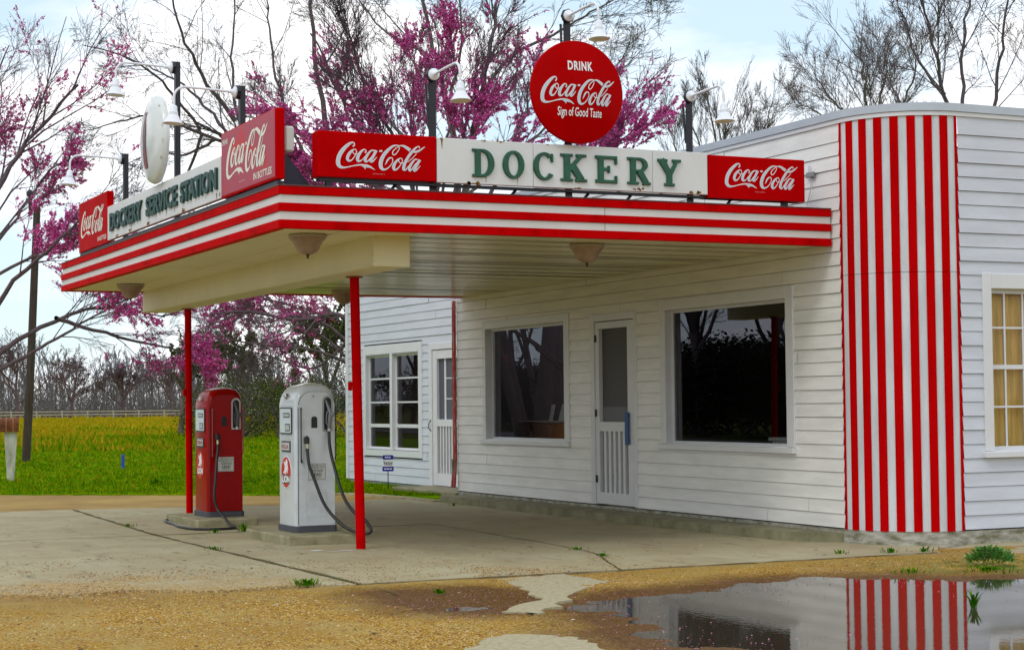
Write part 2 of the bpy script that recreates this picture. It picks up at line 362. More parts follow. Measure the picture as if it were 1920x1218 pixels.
def opening(parent, fr, s0, s1, t0, t1, rec, cl=.09, cr=.12, ct=.10, cb=0., cols=1, rows=1, mun=.02, sill=.06, gm=None, name='window', label=None, sash=.03, split=None):
    """a window: casing and jambs, a sill, and a recessed pane in its sash"""
    w = M(); e = .026
    w.bbox(s0-cl, s0, t0-cb, t1+ct, -.06, e, .004, fr=fr); w.bbox(s1, s1+cr, t0-cb, t1+ct, -.06, e, .004, fr=fr)
    w.bbox(s0-.001, s1+.001, t1, t1+ct-.004, -.06, e-.002, .004, fr=fr)
    if cb: w.bbox(s0-.001, s1+.001, t0-cb+.003, t0, -.06, e-.002, .004, fr=fr)
    d = -rec-.03
    w.box(s0-.03, s0+.001, t0-.02, t1+.02, d, -.055, fr=fr); w.box(s1-.001, s1+.03, t0-.02, t1+.02, d, -.055, fr=fr); w.box(s0-.03, s1+.03, t1-.001, t1+.03, d, -.055, fr=fr)
    w.box(s0-.03, s1+.03, t0-.03, t0+.001, d, -.055, fr=fr)
    root = w.build(name, TRIM, parent)
    if label: root['label'] = label
    q = M(); k = sash
    q.box(s0+.001, s0+k, t0+.001, t1-.001, -rec-.02, -rec+.012, fr=fr); q.box(s1-k, s1-.001, t0+.001, t1-.001, -rec-.02, -rec+.012, fr=fr)
    q.box(s0+k, s1-k, t0+.001, t0+k, -rec-.02, -rec+.0115, fr=fr); q.box(s0+k, s1-k, t1-k, t1-.001, -rec-.02, -rec+.0115, fr=fr)
    for i in range(1, cols):
        x = s0+(s1-s0)*i/cols; q.box(x-mun/2, x+mun/2, t0+k, t1-k, -rec-.012, -rec+.008, fr=fr)
    rr = split or [t0+(t1-t0)*j/rows for j in range(1, rows)]
    for j, z in enumerate(rr):
        m2 = mun*(2.2 if (split and j == 0) else 1); q.box(s0+k, s1-k, z-m2/2, z+m2/2, -rec-.010, -rec+(.010 if m2 == mun else .014), fr=fr)
    q.build('sash', TRIM, root)
    if sill:
        q = M(); q.bbox(s0-cl-.02, s1+cr+.02, t0-cb-sill, t0-cb-.003, -.05, .06, .006, fr=fr); q.build('sill', TRIM, root)
    q = M(); q.quad(fr(s0, t0, -rec), fr(s1, t0, -rec), fr(s1, t1, -rec), fr(s0, t1, -rec)); q.build('pane', gm or GLASS, root)
    return root
st = thing('service_station', (4.5, 3, 0), 'white clapboard service station with rounded red striped corner and flat roof', 'building')
zp, zt = .13, 3.87
W1 = (.95, 3.20, .83, 2.255); W2 = (5.60, 7.89, .845, 2.265); DR = (3.98, 4.90, .135, 2.21); RW = (.35, 1.20, .82, 2.28)
hole = lambda w, l=.09, r=.12, t=.1, b=0.: (w[0]-l+.01, w[1]+r-.01, w[2]-b+.005, w[3]+t-.01)
m = M(); siding(m, FAC, -.0, 8.79, zp, zt, [hole(W1, .09, .13), hole(W2, .11, .13), (3.89, 4.94, 0, 2.30)], seed=4, wide_top=.16)
m.build('front_wall', WHITEF, st)
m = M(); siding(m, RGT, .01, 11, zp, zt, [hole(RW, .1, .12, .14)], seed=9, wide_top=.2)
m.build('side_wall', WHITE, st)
m = M()       # rounded corner: raised red and white bands
cx, cy, R = 8.80, .73, .731
def arcp(a, r, z): return (cx+r*math.sin(a), cy-r*math.cos(a), z)
edges = [(0, .022, 1)]; a = .022; wd = (PI/2*R-.044)/15
for k in range(15): edges.append((a, a+wd, 1 if k % 2 else 0)); a += wd
edges.append((a, a+.022, 1))
for s0, s1, mi in edges:
    r = R+(.016 if mi else .006); n = 3 if s1-s0 > .05 else 1
    for zz0, zz1 in ((zp-.01, 2.42), (2.424, zt-.03)):
        vs = []; fs = []
        for i in range(n+1):
            t = (s0+(s1-s0)*i/n)/R
            for z in (zz0, zz1): vs += [arcp(t, r, z), arcp(t, R-.01, z)]
        for i in range(n): b = 4*i; fs += [(b, b+4, b+6, b+2), (b, b+1, b+5, b+4), (b+2, b+6, b+7, b+3)]
        fs += [(0, 2, 3, 1), (4*n, 4*n+1, 4*n+3, 4*n+2)]
        m.add(vs, fs, mi)
m.build('striped_corner', [mat('white_stripe_paint', (.68, .70, .72), .4, var=.2, vscale=3, stretch=(3, 3, .6), det=8), mat('red_stripe_paint', (.52, .001, .002), .45, var=.22, vscale=2.5, spec=.06, stretch=(3, 3, .5), det=8, lo=.3, hi=.5)], st)
arcpath = [(cx+R*math.sin(a), cy-R*math.cos(a)) for a in [PI/2*k/20 for k in range(21)]]
path = [(0, 0)]+arcpath+[(9.531, 11.7)]
m = M(); ribbon(m, path, zt-.01, zt+.062, .035, -.2); m.build('parapet_cap', mat('grey_white_cap_metal', (.50, .54, .60), .35, .2, var=.1), st)
m = M(); ribbon(m, path, zt-.05, zt-.012, .022, -.02); m.build('cap_moulding', TRIM, st)
m = M(); ribbon(m, path, -.05, zp-.012, .004, -.2); m.build('foundation', mat('stained_foundation_concrete', (.48, .46, .40), .9, col2=(.16, .15, .09), vscale=7, bump=.006, bscale=25, stretch=(1, 1, 3)), st)
m = M(); P = [(0, 0)]+arcpath+[(9.53, 11.7), (0, 11.7)]
q = [(x*.999+.005, y*.998+.01) for x, y in P]; q2 = [(3.42, .01)]+q[1:-1]+[(3.42, 11.6)]; m.poly(q2, frame((0, 0, 0), (1, 0, 0), (0, 1, 0), (0, 0, 1)), 3.45, 3.55); m.box(.0, 3.42, 2.62, 11.6, 3.45, 3.55); m.box(.0, 3.42, .01, .48, 3.45, 3.55)  # roof gap is an added, unseen skylight to brighten the counter
m.box(.0, 9.53, 11.7, 11.8, 0, 3.9); m.box(-.02, .0, 0, 11.7, 0, 3.86); m.build('roof_slab', mat('roof_felt', (.1, .1, .1), .9), st)
# rooms behind the glass
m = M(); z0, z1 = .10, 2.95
m.add([(x, y, z0) for x, y in ((.1, .1), (8.7, .1), (9.2, .4), (9.38, .9), (9.38, 6), (.1, 6))], [(0, 1, 2, 3, 4, 5)]); m.add([(x, y, z1) for x, y in ((3.4, .1), (8.7, .1), (9.2, .4), (9.38, .9), (9.38, 6), (3.4, 6))], [(0, 1, 2, 3, 4, 5)]); m.quad((.1, 2.6, z1), (3.4, 2.6, z1), (3.4, 6, z1), (.1, 6, z1)); m.quad((.1, .1, z1), (3.4, .1, z1), (3.4, .5, z1), (.1, .5, z1)); m.box(3.4, 3.44, .5, 2.6, z1, 3.56); m.box(.06, .1, .5, 2.6, z1, 3.56); m.box(.1, 3.4, .46, .5, z1, 3.56); m.box(.1, 3.4, 2.6, 2.64, z1, 3.56)  # ceiling gap and shaft below the added skylight, out of view
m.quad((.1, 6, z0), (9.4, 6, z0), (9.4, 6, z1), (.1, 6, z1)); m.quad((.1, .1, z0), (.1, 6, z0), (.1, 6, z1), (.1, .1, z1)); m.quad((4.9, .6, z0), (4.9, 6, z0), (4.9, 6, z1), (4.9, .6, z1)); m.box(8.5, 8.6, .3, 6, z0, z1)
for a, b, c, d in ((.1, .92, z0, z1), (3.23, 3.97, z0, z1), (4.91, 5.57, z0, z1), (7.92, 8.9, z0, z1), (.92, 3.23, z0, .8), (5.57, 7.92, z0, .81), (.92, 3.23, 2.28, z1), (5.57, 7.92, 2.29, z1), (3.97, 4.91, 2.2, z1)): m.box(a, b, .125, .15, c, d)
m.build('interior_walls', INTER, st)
opening(st, FAC, *W1, .085, .09, .13, .10, label='narrower plate glass window left of the screen door')
opening(st, FAC, *W2, .075, .11, .13, .12, label='wide plate glass window nearest the striped corner')
rwin = opening(st, RGT, *RW, .07, .10, .12, .14, gm=glass('side_window_glass', (.95, .95, .95), 0, 1.22), cols=4, rows=4, mun=.018, sash=.04, name='sash_window', split=[1.575, 1.215, 1.93], label='many paned sash window with tan curtain in the side wall')
m = M()
for i in range(16):
    y0 = 1.0+i*.09; m.quad((9.40-.03*(i % 2), y0, .85), (9.40-.03*((i+1) % 2), y0+.09, .85), (9.40-.03*((i+1) % 2), y0+.09, 2.3), (9.40-.03*(i % 2), y0, 2.3))
m.build('curtain', CURT, rwin)
# front door
m = M()
m.bbox(3.88, 3.975, zp, 2.305, -.06, .028, .004, fr=FAC); m.bbox(4.905, 4.955, zp, 2.305, -.06, .028, .004, fr=FAC); m.bbox(3.974, 4.906, 2.215, 2.30, -.06, .026, .004, fr=FAC)
door = m.build('screen_door', TRIM, st); door['label'] = 'white wooden screen door with slatted lower panel'
m = M(); e0, e1 = -.035, .012
for x0, x1, y0, y1 in ((3.982, 4.07, .14, 2.205), (4.74, 4.898, .14, 2.205), (4.07, 4.74, 2.13, 2.205), (4.07, 4.74, .965, 1.07), (4.07, 4.74, .14, .27)): m.box(x0, x1, y0, y1, e0, e1 if x0 in (3.982, 4.74) else e1-.002, fr=FAC)
m.build('door_leaf', TRIM, door)
m = M()
for i in range(5):
    x = 4.07+.67*(i+1)/6; m.box(x-.026, x+.026, .27, .965, -.03, .004, fr=FAC)
m.build('slat', TRIM, door)
m = M(); m.quad(FAC(4.07, .27, -.034), FAC(4.74, .27, -.034), FAC(4.74, 2.13, -.034), FAC(4.07, 2.13, -.034)); m.box(4.08, 4.72, 1.07, 1.24, -.032, -.028, mi=1, fr=FAC)
m.build('insect_screen', [SCREEN, mat('grey_kick_screen', (.14, .14, .15), .6)], door)
m = M(); m.bbox(4.72, 4.80, .82, 1.18, .03, .045, .004, mi=0, fr=FAC)
for z in (.86, 1.14): m.box(4.745, 4.775, z-.015, z+.015, .012, .031, fr=FAC)
m.build('door_handle', BLUE, door)
for z in (2.02, 1.17, .42): m = M(); m.tube([FAC(4.0, z-.04, .018), FAC(4.0, z+.04, .018)], .016, 8); m.build('hinge', BLACK, door)
# downspout at the corner
m = M()
for dx, r in ((-.052, .024), (-.018, .022)):
    m.tube([(dx, -.035, 2.68), (dx+.004, -.04, 1.6), (dx, -.035, .55), (dx+.01-.03*(dx < -.03), -.06, .18)], r, 8)
dsp = m.build('downspout', mat('weathered_red_pipe', (.42, .03, .02), .5, col2=(.45, .22, .17), vscale=9, stretch=(5, 5, .7), lo=.42, hi=.5), st, smooth=True)
m = M(); m.tube([(-.035, -.05, .55), (-.035, -.052, .40), (-.035, -.05, .3)], [.035, .03, .012], 8); m.build('cracked_filler', CONC, dsp)
# wing set back on the far side
wg = thing('side_wing', (-3.5, 3, 0), 'lower white clapboard wing set back at the far end of the station', 'wing')
m = M(); wz = 3.45
WW = (-6.10, -3.78, .55, 2.12)
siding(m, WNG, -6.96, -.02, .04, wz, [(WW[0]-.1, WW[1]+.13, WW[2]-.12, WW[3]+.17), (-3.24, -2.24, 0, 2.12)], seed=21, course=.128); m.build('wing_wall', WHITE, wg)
m = M(); m.bbox(-7.06, -6.96, .04, wz, -.08, .03, .005, fr=WNG); m.build('corner_board', TRIM, wg); m = M(); m.bbox(-3.36, -3.24, .04, 2.12, -.05, .028, .004, fr=WNG); m.bbox(-3.36, -2.1, 2.12, 2.22, -.05, .027, .004, fr=WNG); m.build('door_casing', TRIM, wg)
m = M(); m.box(-7.05, -.03, 1.05, 6, wz-.1, wz); m.box(-7.05, -6.97, 1.09, 6, 0, wz); m.box(-7, -.1, 5.9, 6, 0, wz); m.box(-7.04, -.02, 1.0, 1.12, -.1, .03); m.build('wing_shell', mat('shell_paint', (.25, .25, .26), .8), wg)
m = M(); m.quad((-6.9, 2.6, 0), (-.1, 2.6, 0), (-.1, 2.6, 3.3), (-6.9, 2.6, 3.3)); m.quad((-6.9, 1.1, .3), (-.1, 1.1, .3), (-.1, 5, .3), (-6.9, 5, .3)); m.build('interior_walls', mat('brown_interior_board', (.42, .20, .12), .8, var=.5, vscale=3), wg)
WGL = glass('wing_window_glass', (.95, .95, .95), 0, 1.3)
for x0, x1 in ((-6.10, -5.0), (-4.90, -3.79)):
    opening(wg, WNG, x0, x1, .57, 2.10, .06, cl=.012, cr=.012, ct=.01, cb=.01, cols=1, mun=.026, sash=.032, sill=0, gm=WGL, split=[.95, 1.33, 1.715], name='steel_window', label='%s white framed steel window of four stacked panes in the wing' % ('far' if x0 < -5 else 'near'))
m = M(); z = .026
for a, b, c, d in ((-6.2, -6.11, .45, 2.27), (-3.775, -3.65, .45, 2.27), (-6.11, -3.775, 2.115, 2.268), (-6.11, -3.775, .452, .555), (-4.985, -4.915, .55, 2.12)): m.bbox(a, b, c, d, -.05, z if c == .45 else z-.003, .004, fr=WNG)
m.build('window_casing', TRIM, wg)
m = M()
for x0, x1, y0, y1 in ((-3.23, -3.07, .06, 2.11), (-2.30, -2.20, .06, 2.11), (-3.07, -2.30, 1.98, 2.11), (-3.07, -2.30, .955, 1.06), (-3.07, -2.30, .06, .24)): m.box(x0, x1, y0, y1, -.03, .012 if x0 in (-3.23, -2.30) and y0 == .06 else .010, fr=WNG)
wd_ = m.build('slatted_door', TRIM, wg); wd_['label'] = 'partly hidden white screen door of the wing'
m = M()
for i in range(6): x = -3.07+.77*(i+1)/7; m.box(x-.02, x+.02, .24, .955, -.03, .004, fr=WNG)
m.build('slat', TRIM, wd_)
m = M(); m.quad(WNG(-3.07, .24, -.034), WNG(-2.3, .24, -.034), WNG(-2.3, 1.98, -.034), WNG(-3.07, 1.98, -.034)); m.box(-2.86, -2.80, 1.06, 1.98, -.033, -.025, 1, fr=WNG)
for z in (1.37, 1.68): m.box(-2.80, -2.3, z-.008, z+.008, -.033, -.026, 1, fr=WNG)
m.build('insect_screen', [mat('grey_screen', (.09, .095, .12), .6), TRIM], wd_)
m = M(); m.tube([WNG(-3.27, 1.05, .03), WNG(-3.285, 1.0, .06), WNG(-3.285, .93, .06), WNG(-3.27, .88, .03)], .008, 6); m.build('door_handle', BLACK, wd_)
m = M(); m.bbox(-3.35, -.9, .35, .98, -.05, .052, .012); m.build('door_step', CONC, wg)
# concrete step along the front wall
m = M(); pl = [(.30, -.003), (.30, -.40), (2.5, -.41), (5, -.42), (7.6, -.40), (8.25, -.34), (8.55, -.22), (8.72, -.06), (8.76, -.003)]
up = frame((0, 0, 0), (1, 0, 0), (0, 1, 0), (0, 0, 1))
m.poly(pl, up, -.05, .085); o = m.build('concrete_step', mat('worn_step_concrete', (.27, .25, .15), .85, col2=(.15, .14, .07), vscale=4, bump=.004, bscale=30)); tag(o, 'low worn concrete step running along the foot of the front wall', 'step')

# things inside the rooms
m = M(); m.bbox(.12, 1.35, .9, 1.5, .1, 1.02, .01); cn = m.build('shop_counter', WOOD); tag(cn, 'orange varnished wooden counter behind the narrower plate glass window', 'counter')
m = M(); m.bbox(.08, 1.39, .86, 1.54, 1.022, 1.05, .006); m.build('counter_top', mat('worn_counter_top', (.3, .22, .15), .5), cn)
for i, (x, w, l) in enumerate(((.72, .1, 'upright pale card standing on the counter, smaller of the two'), (1.0, .17, 'wider leaning card standing on the counter inside the window'))):
    m = M(); m.bbox(x, x+w, 1.0, 1.012, 1.052, 1.27, .003, fr=lambda a, b, c, i=i: (a+(c-1.05)*.15*i, b+(c-1.05)*.2, c)); tag(m.build('display_card', mat('pale_card', (.62, .64, .6), .7)), l, 'card')
m = M(); m.bbox(6.42, 7.3, .80, 1.2, .1, .84, .01); m.bbox(6.37, 7.35, .76, 1.24, .87, .91, .008); m.bbox(6.40, 7.32, .79, 1.21, .842, .868, .005)
tag(m.build('low_cabinet', mat('white_cabinet_paint', (.7, .74, .68), .5)), 'low white painted cabinet seen through the wide plate glass window', 'cabinet')
m = M(); m.lathe((6.86, .85, 1.55), (0, -1, .0), [(0, .05), (.1, .045), (.155, .02), (.165, 0), (.15, -.04), (0, -.05)], 24)
o = m.build('round_dial', mat('pale_dial_face', (.6, .66, .7), .4), smooth=True); tag(o, 'pale round dial hanging behind the right edge of the wide window', 'dial')
m = M(); m.tube([(6.86, .85, 1.70), (6.86, .85, 2.95)], .006, 5); m.build('hanging_wire', BLACK, o)

# ------------------------------------------------------------------ canopy
can = thing('canopy', (4.4, -2.6, 0), 'flat drive-through canopy with red and white striped fascia on two red posts', 'canopy')
X0, X1, YW, ZS, hf = .185, 8.662, -5.306, 2.703, .337
pth = [(X0, -.03), (X0, YW), (X1, YW), (X1, -.03)]
b = hf/5; m = M()
for k in range(5):
    z0 = ZS+k*b; ribbon(m, pth, z0+(.0015 if k else 0), z0+b-.0015, .020 if k % 2 == 0 else .004, -.06, 0 if k % 2 == 0 else 1)
fas = m.build('fascia', [RED, FWHITE], can)
m = M()
for y in (-2.38,): m.box(X1+.0035, X1+.0052, y-.002, y+.002, ZS+b*1+.002, ZS+4*b)
m.tube([(X0, YW-.02, ZS+hf+.004), (X1+.02, YW-.02, ZS+hf+.004), (X1+.02, -.03, ZS+hf+.004)], .007, 5); m.build('drip_edge', mat('dark_edge_metal', (.10, .02, .02), .5), fas)
m = M(); m.box(X0+.05, X1-.05, YW+.05, -.02, ZS+.2, ZS+hf-.03); m.build('canopy_roof', mat('canopy_roof_felt', (.12, .12, .12), .9), can)
rng = random.Random(3); m = M(); n = 106; wx = (X1-X0-.1)/n
for i in range(n):
    x = X0+.05+i*wx; t = rng.uniform(-.0016, .0016); zz = ZS+.014+rng.uniform(0, .0012)
    ys = [-4.02+4.0*j/10 for j in range(11)]; zb = [rng.uniform(-.0007, .0007) for _ in ys]
    m.add([(x+.0012, y, zz+t+c) for y, c in zip(ys, zb)]+[(x+wx-.0012, y, zz-t+c) for y, c in zip(ys, zb)], [(j, j+1, 12+j, 11+j) for j in range(10)])
    m.quad((x-.0012, -4.02, ZS+.0165), (x+.0012, -4.02, ZS+.0165), (x+.0012, -.02, ZS+.0165), (x-.0012, -.02, ZS+.0165))
sof = m.build('beaded_soffit', mat('cream_gloss_soffit', (.80, .72, .44), .38, var=.10, vscale=1.5, coat=.35), can)
m = M(); m.box(X0+.05, X1-.05, YW+.05, -4.022, ZS+.012, ZS+.03); m.box(X0+.05, X1-.05, -4.715, -4.71, ZS+.006, ZS+.013); m.build('smooth_soffit', CREAM2, can)
m = M(); m.bbox(X0-.001, 8.18, -4.33, -4.0, 2.455, ZS+.02, .006); m.box(3.1, 3.104, -4.332, -4.2, 2.452, ZS); m.box(X0+.01, 8.17, -4.345, -4.329, 2.462, 2.475); bm_ = m.build('beam', CREAM2, can)
POSTS = (((1.28, -4.04, 0), (1.30, -4.06, 2.456), .040), ((7.05, -4.04, 0), (6.98, -4.06, 2.456), .043))
for p, q, r in POSTS:
    m = M(); m.tube([p, q], r, 20); o = m.build('post', RED, can, smooth=True)
    m = M(); m.lathe((q[0], q[1], 2.452), (0, 0, -1), [(.0, 0), (r+.035, 0), (r+.035, .008), (r+.002, .009)], 20); m.build('flange', mat('rusty_flange', (.25, .08, .04), .7), o)
    m = M(); m.bbox(q[0]-.02, q[0]+.02, q[1]-r-.02, q[1]-r+.01, 1.42, 1.5, .005); m.build('clamp', RED, o)
lamp0 = None
for x, y, l in ((1.57, -4.81, 'far outer corner'), (8.08, -4.88, 'near outer corner'), (7.98, -2.2, 'near edge towards the wide window'), (1.05, -2.0, 'far edge behind the near post')):
    if lamp0 is None:
        lamp0 = thing('ceiling_lamp', (x, y, ZS+.012), '', 'ceiling lamp', 'bowl lamps under the canopy')
        m = M(); m.lathe((x, y, ZS+.012), (0, 0, -1), [(0, .0), (.155, 0), (.16, .01), (.165, .02), (.15, .028)], 28); m.build('rim', mat('pale_rim_metal', (.45, .42, .38), .35, .3), lamp0, smooth=True)
        m = M(); m.lathe((x, y, ZS+.012), (0, 0, -1), [(.158, .02), (.15, .04), (.125, .065), (.11, .09), (.098, .12), (.075, .148), (.04, .165), (0, .17)], 28); m.build('glass_bowl', LAMPB, lamp0, smooth=True)
        m = M(); m.lathe((x, y, ZS+.012), (0, 0, -1), [(.012, .166), (.018, .175), (.008, .185), (.012, .195), (0, .205)], 10); m.build('finial', mat('bronze', (.12, .09, .05), .4, .7), lamp0, smooth=True); L_ = lamp0
    else:
        L_ = lamp0.copy(); S.collection.objects.link(L_)
        for ch in lamp0.children: c = ch.copy(); S.collection.objects.link(c); c.parent = L_; c.matrix_parent_inverse = ch.matrix_parent_inverse.copy()
        L_.location = (x, y, ZS+.012)
    L_['label'] = 'amber glass bowl lamp under the canopy, at its '+l

# ------------------------------------------------------------------ signs on the canopy
PX = lambda x: frame((x, 0, 0), (0, 1, 0), (0, 0, 1), (1, 0, 0))       # faces that look along +x
PY = lambda y: frame((0, y, 0), (1, 0, 0), (0, 0, 1), (0, -1, 0))      # faces that look towards the road
def box_sign(name, label, x0, x1, y0, y1, z0, z1, face, mats=None):
    m = M(); m.bbox(x0, x1, y0, y1, z0, z1, .006)
    o = m.build(name, mats or SRED); return tag(o, label, 'sign')
F = PX(8.6205)
s1 = box_sign('enamel_sign', 'red box sign with white script at the corner end of the near canopy edge', 8.46, 8.62, -4.97, -3.935, 3.135, 3.51, F)
s2 = box_sign('enamel_sign', 'short red box sign with white flowing script nearest the striped corner of the building', 8.46, 8.62, -1.305, -.27, 3.105, 3.49, F)
for o, u in ((s1, -4.825), (s2, -1.135)):
    m = M(); put_script(m, F, u, 3.185, 1, 1, .001); m.build('script_lettering', [LOGOW, LOGOG], o)
    m = M(); put_text(m, 'TRADE-MARK ®', F, u+.32, u+.43, 3.172, 3.18, .0012); m.build('small_print', mat('pink_small_print', (.7, .3, .3), .5), o)
m = M()
for a, b_ in ((-3.93, -3.04), (-3.036, -1.873), (-1.869, -1.31)): m.bbox(8.565, 8.62, a, b_, 3.13, 3.505, .004)
s3 = tag(m.build('name_sign', ENAMELW), 'long white sign reading DOCKERY in raised green slab letters', 'sign')
for ch, a, b_ in (('D', -3.613, -3.41), ('O', -3.333, -3.129), ('C', -3.045, -2.851), ('K', -2.784, -2.535), ('E', -2.447, -2.234), ('R', -2.131, -1.905), ('Y', -1.826, -1.59)):
    m = M(); put_slab(m, ch, F, a, b_, 3.19, 3.428, .0, .022); m.build('letter', GREEN, s3)
rng = random.Random(5)
def rust_runs(parent, fr, spots, d=.0012):
    MT = mat('rust_run', (.40, .24, .06), .9, col2=(.16, .06, .01), vscale=30)
    for u, v, w, h in spots:
        m = M(); n = 7; pts = [(u+rng.uniform(-w, w)*.5, v) for _ in range(1)]
        L_ = [(u-w/2*(1-i/n)**.6*rng.uniform(.5, 1.2), v-h*i/n) for i in range(n+1)]; R_ = [(u+w/2*(1-i/n)**.6*rng.uniform(.5, 1.2), v-h*i/n) for i in range(n+1)]
        m.add([fr(*p, d) for p in L_+R_], [(i, i+1, n+2+i, n+1+i) for i in range(n)])
        for _ in range(4):
            a, b_, r = u+rng.uniform(-w, w), v+rng.uniform(-.01, .005), rng.uniform(.3, .8)*w/2
            m.add([fr(a+r*math.cos(t)*rng.uniform(.6, 1.2), b_+r*math.sin(t)*rng.uniform(.6, 1.2), d+.0004) for t in [k*PI/4 for k in range(8)]], [tuple(range(8))])
        m.build('rust_stain', MT, parent)
rust_runs(s3, F, [(-3.885, 3.50, .018, .09), (-3.50, 3.505, .02, .02), (-3.35, 3.503, .03, .012), (-3.485, 3.195, .008, .055), (-3.19, 3.195, .008, .06), (-2.05, 3.155, .03, .02), (-2.0, 3.155, .035, .02), (-1.47, 3.15, .03, .02), (-1.41, 3.145, .04, .015), (-3.60, 3.14, .05, .008), (-2.62, 3.14, .03, .008), (-2.9, 3.50, .012, .012)])
# frame of the near-edge signs
m = M()
m.box(8.50, 8.58, -4.95, -.30, 3.105, 3.125)
for y in (-4.86, -.45): m.box(8.52, 8.57, y-.025, y+.025, 3.02, 3.106)
for y in (-4.3, -3.2, -2.5, -2.08, -1.05): m.tube([(8.54, y-.05, 3.02), (8.54, y+.03, 3.106)], .014, 5)
tag(m.build('sign_rack', BLACK), 'black iron rack carrying the signs along the near canopy edge', 'rack')
# disc sign
def dome(r, R_=.44, h=.045): return h*max(0., 1-(r/R_)**2)
m = M(); prof = [(0, .0)]+[(.44*math.sin(k/12*PI/2*.9)/math.sin(PI/2*.9), .055+dome(.44*math.sin(k/12*PI/2*.9)/math.sin(PI/2*.9))) for k in range(13)]+[(.446, .045), (.446, .03), (.43, .012), (.40, 0), (0, 0)]
m.lathe((8.64, -2.645, 3.955), (1, 0, 0), prof[1:], 64); dsc = m.build('disc_sign', mat('red_disc_enamel', (.46, 0, .0005), .3, var=.15, vscale=2, spec=.08, coat=.04), smooth=True)
tag(dsc, 'round red button sign with white script above the near canopy edge', 'sign')
m = M(); FD = PX(0.)
put_script(m, FD, -3.015, 3.815, .91, 1.05, 0)
put_text(m, 'DRINK', FD, -2.755, -2.515, 4.135, 4.215, 0, bold=.03, spacing=1.15); put_text(m, 'Sign of Good Taste', FD, -2.855, -2.43, 3.715, 3.815, .0, bold=.012)
m.v = [(8.64+.055+dome(math.hypot(y+2.645, z-3.955))+.004+x, y, z) for x, y, z in m.v]; m.build('script_lettering', [LOGOW, LOGOG], dsc)
# button sign on the road side
m = M(); prof = [(.435*math.sin(k/12*PI/2), .04+.10*math.cos(k/12*PI/2)) for k in range(13)]+[(.44, .03), (.43, .0), (.3, -.03), (0, -.04)]
m.lathe((4.76, -5.29, 3.935), (0, -1, 0), prof, 56); d2 = m.build('button_sign', mat('white_button_enamel', (.72, .74, .72), .22, var=.06, vscale=3, coat=.4), smooth=True)
tag(d2, 'white domed button sign with a bottle picture, seen nearly edge on above the road side', 'sign')
m = M(); bo = [(-.055, -.29), (.055, -.29), (.065, -.26), (.062, -.12), (.05, -.04), (.062, .04), (.05, .12), (.022, .2), (.02, .27), (-.02, .27), (-.022, .2), (-.05, .12), (-.062, .04), (-.05, -.04), (-.062, -.12), (-.065, -.26)]
rows = 14; zz = [-.29+.56*i/rows for i in range(rows+1)]
def half(z):
    R_ = sorted([(p[1], p[0]) for p in bo if p[0] > 0]); 
    for (a, x), (c, y) in zip(R_, R_[1:]):
        if a <= z <= c and c > a: return x+(y-x)*(z-a)/(c-a)
    return R_[0][1]
fd = lambda x, z: (4.74+x, -5.29-.043-.10*math.sqrt(max(0, 1-((x-.02)**2+z*z)/.435**2))-.004, 3.935+z)
m.add([fd(s*half(z), z) for z in zz for s in (-1, -.3, .3, 1)], [(4*i+j, 4*i+j+1, 4*i+j+5, 4*i+j+4) for i in range(rows) for j in range(3)])
m.build('bottle_picture', mat('brown_bottle_print', (.26, .05, .03), .35, col2=(.12, .03, .05), vscale=6), d2)
m = M(); rust_runs(d2, frame((4.76, -5.29, 3.935), (1, 0, 0), (0, 0, 1), (0, -1, 0)), [(.30, .30, .02, .02), (.41, .10, .012, .03), (.42, -.05, .015, .03), (.37, -.22, .02, .03)], .075)
# signs on the road side
G_ = PY(-5.276)
s4 = box_sign('enamel_sign', 'large red box sign with pinkish face and cream script at the canopy corner', 6.9, 8.46, -5.275, -5.20, 3.12, 3.70, G_)
m = M(); m.bbox(6.92, 8.44, -5.2785, -5.274, 3.14, 3.69, .002); m.build('pinkish_face', PINKISH, s4)
m = M(); g2 = PY(-5.279); put_script(m, g2, 7.06, 3.235, 1.52, 1.55, .001, fill=False, dw=8); put_text(m, 'IN BOTTLES', g2, 7.86, 8.36, 3.175, 3.235, .0012, bold=.02); put_text(m, 'DRINK', g2, 6.94, 7.12, 3.585, 3.63, .0012, bold=.02); put_text(m, 'REG. U.S. PAT. OFF.', g2, 7.45, 7.62, 3.205, 3.215, .0012); m.build('script_lettering', LOGOC, s4)
s5 = box_sign('enamel_sign', 'smaller red box sign with cream script at the far end of the road side', .95, 2.42, -5.275, -5.20, 3.11, 3.69, G_)
m = M(); put_script(m, G_, 1.06, 3.24, 1.55, 1.35, .001, fill=False, dw=8); put_text(m, 'IN BOTTLES', G_, 1.95, 2.38, 3.165, 3.215, .0012, bold=.02); m.build('script_lettering', LOGOC, s5)
m = M()
for a, b_ in ((2.44, 3.70), (3.704, 4.80), (4.804, 5.85), (5.854, 6.88)): m.bbox(a, b_, -5.275, -5.225, 3.13, 3.505, .004)
s6 = tag(m.build('name_sign', ENAMELW), 'long white sign reading DOCKERY SERVICE STATION along the road side', 'sign')
for t, a, b_ in (('DOCKERY', 2.62, 4.05), ('SERVICE', 4.24, 5.44), ('STATION', 5.57, 6.80)): m = M(); put_text(m, t, G_, a, b_, 3.215, 3.415, 0, .022, bold=.035); m.build('lettering', GREEND, s6)
rust_runs(s6, G_, [(x, z, w, h) for x, z, w, h in [(2.9, 3.15, .05, .02), (3.5, 3.16, .05, .03), (3.55, 3.2, .02, .04), (4.25, 3.15, .06, .03), (4.6, 3.2, .015, .04), (5.0, 3.2, .015, .05), (5.6, 3.15, .06, .03), (6.75, 3.18, .03, .05), (6.4, 3.2, .012, .03), (5.3, 3.2, .012, .05), (6.85, 3.18, .02, .04)]])
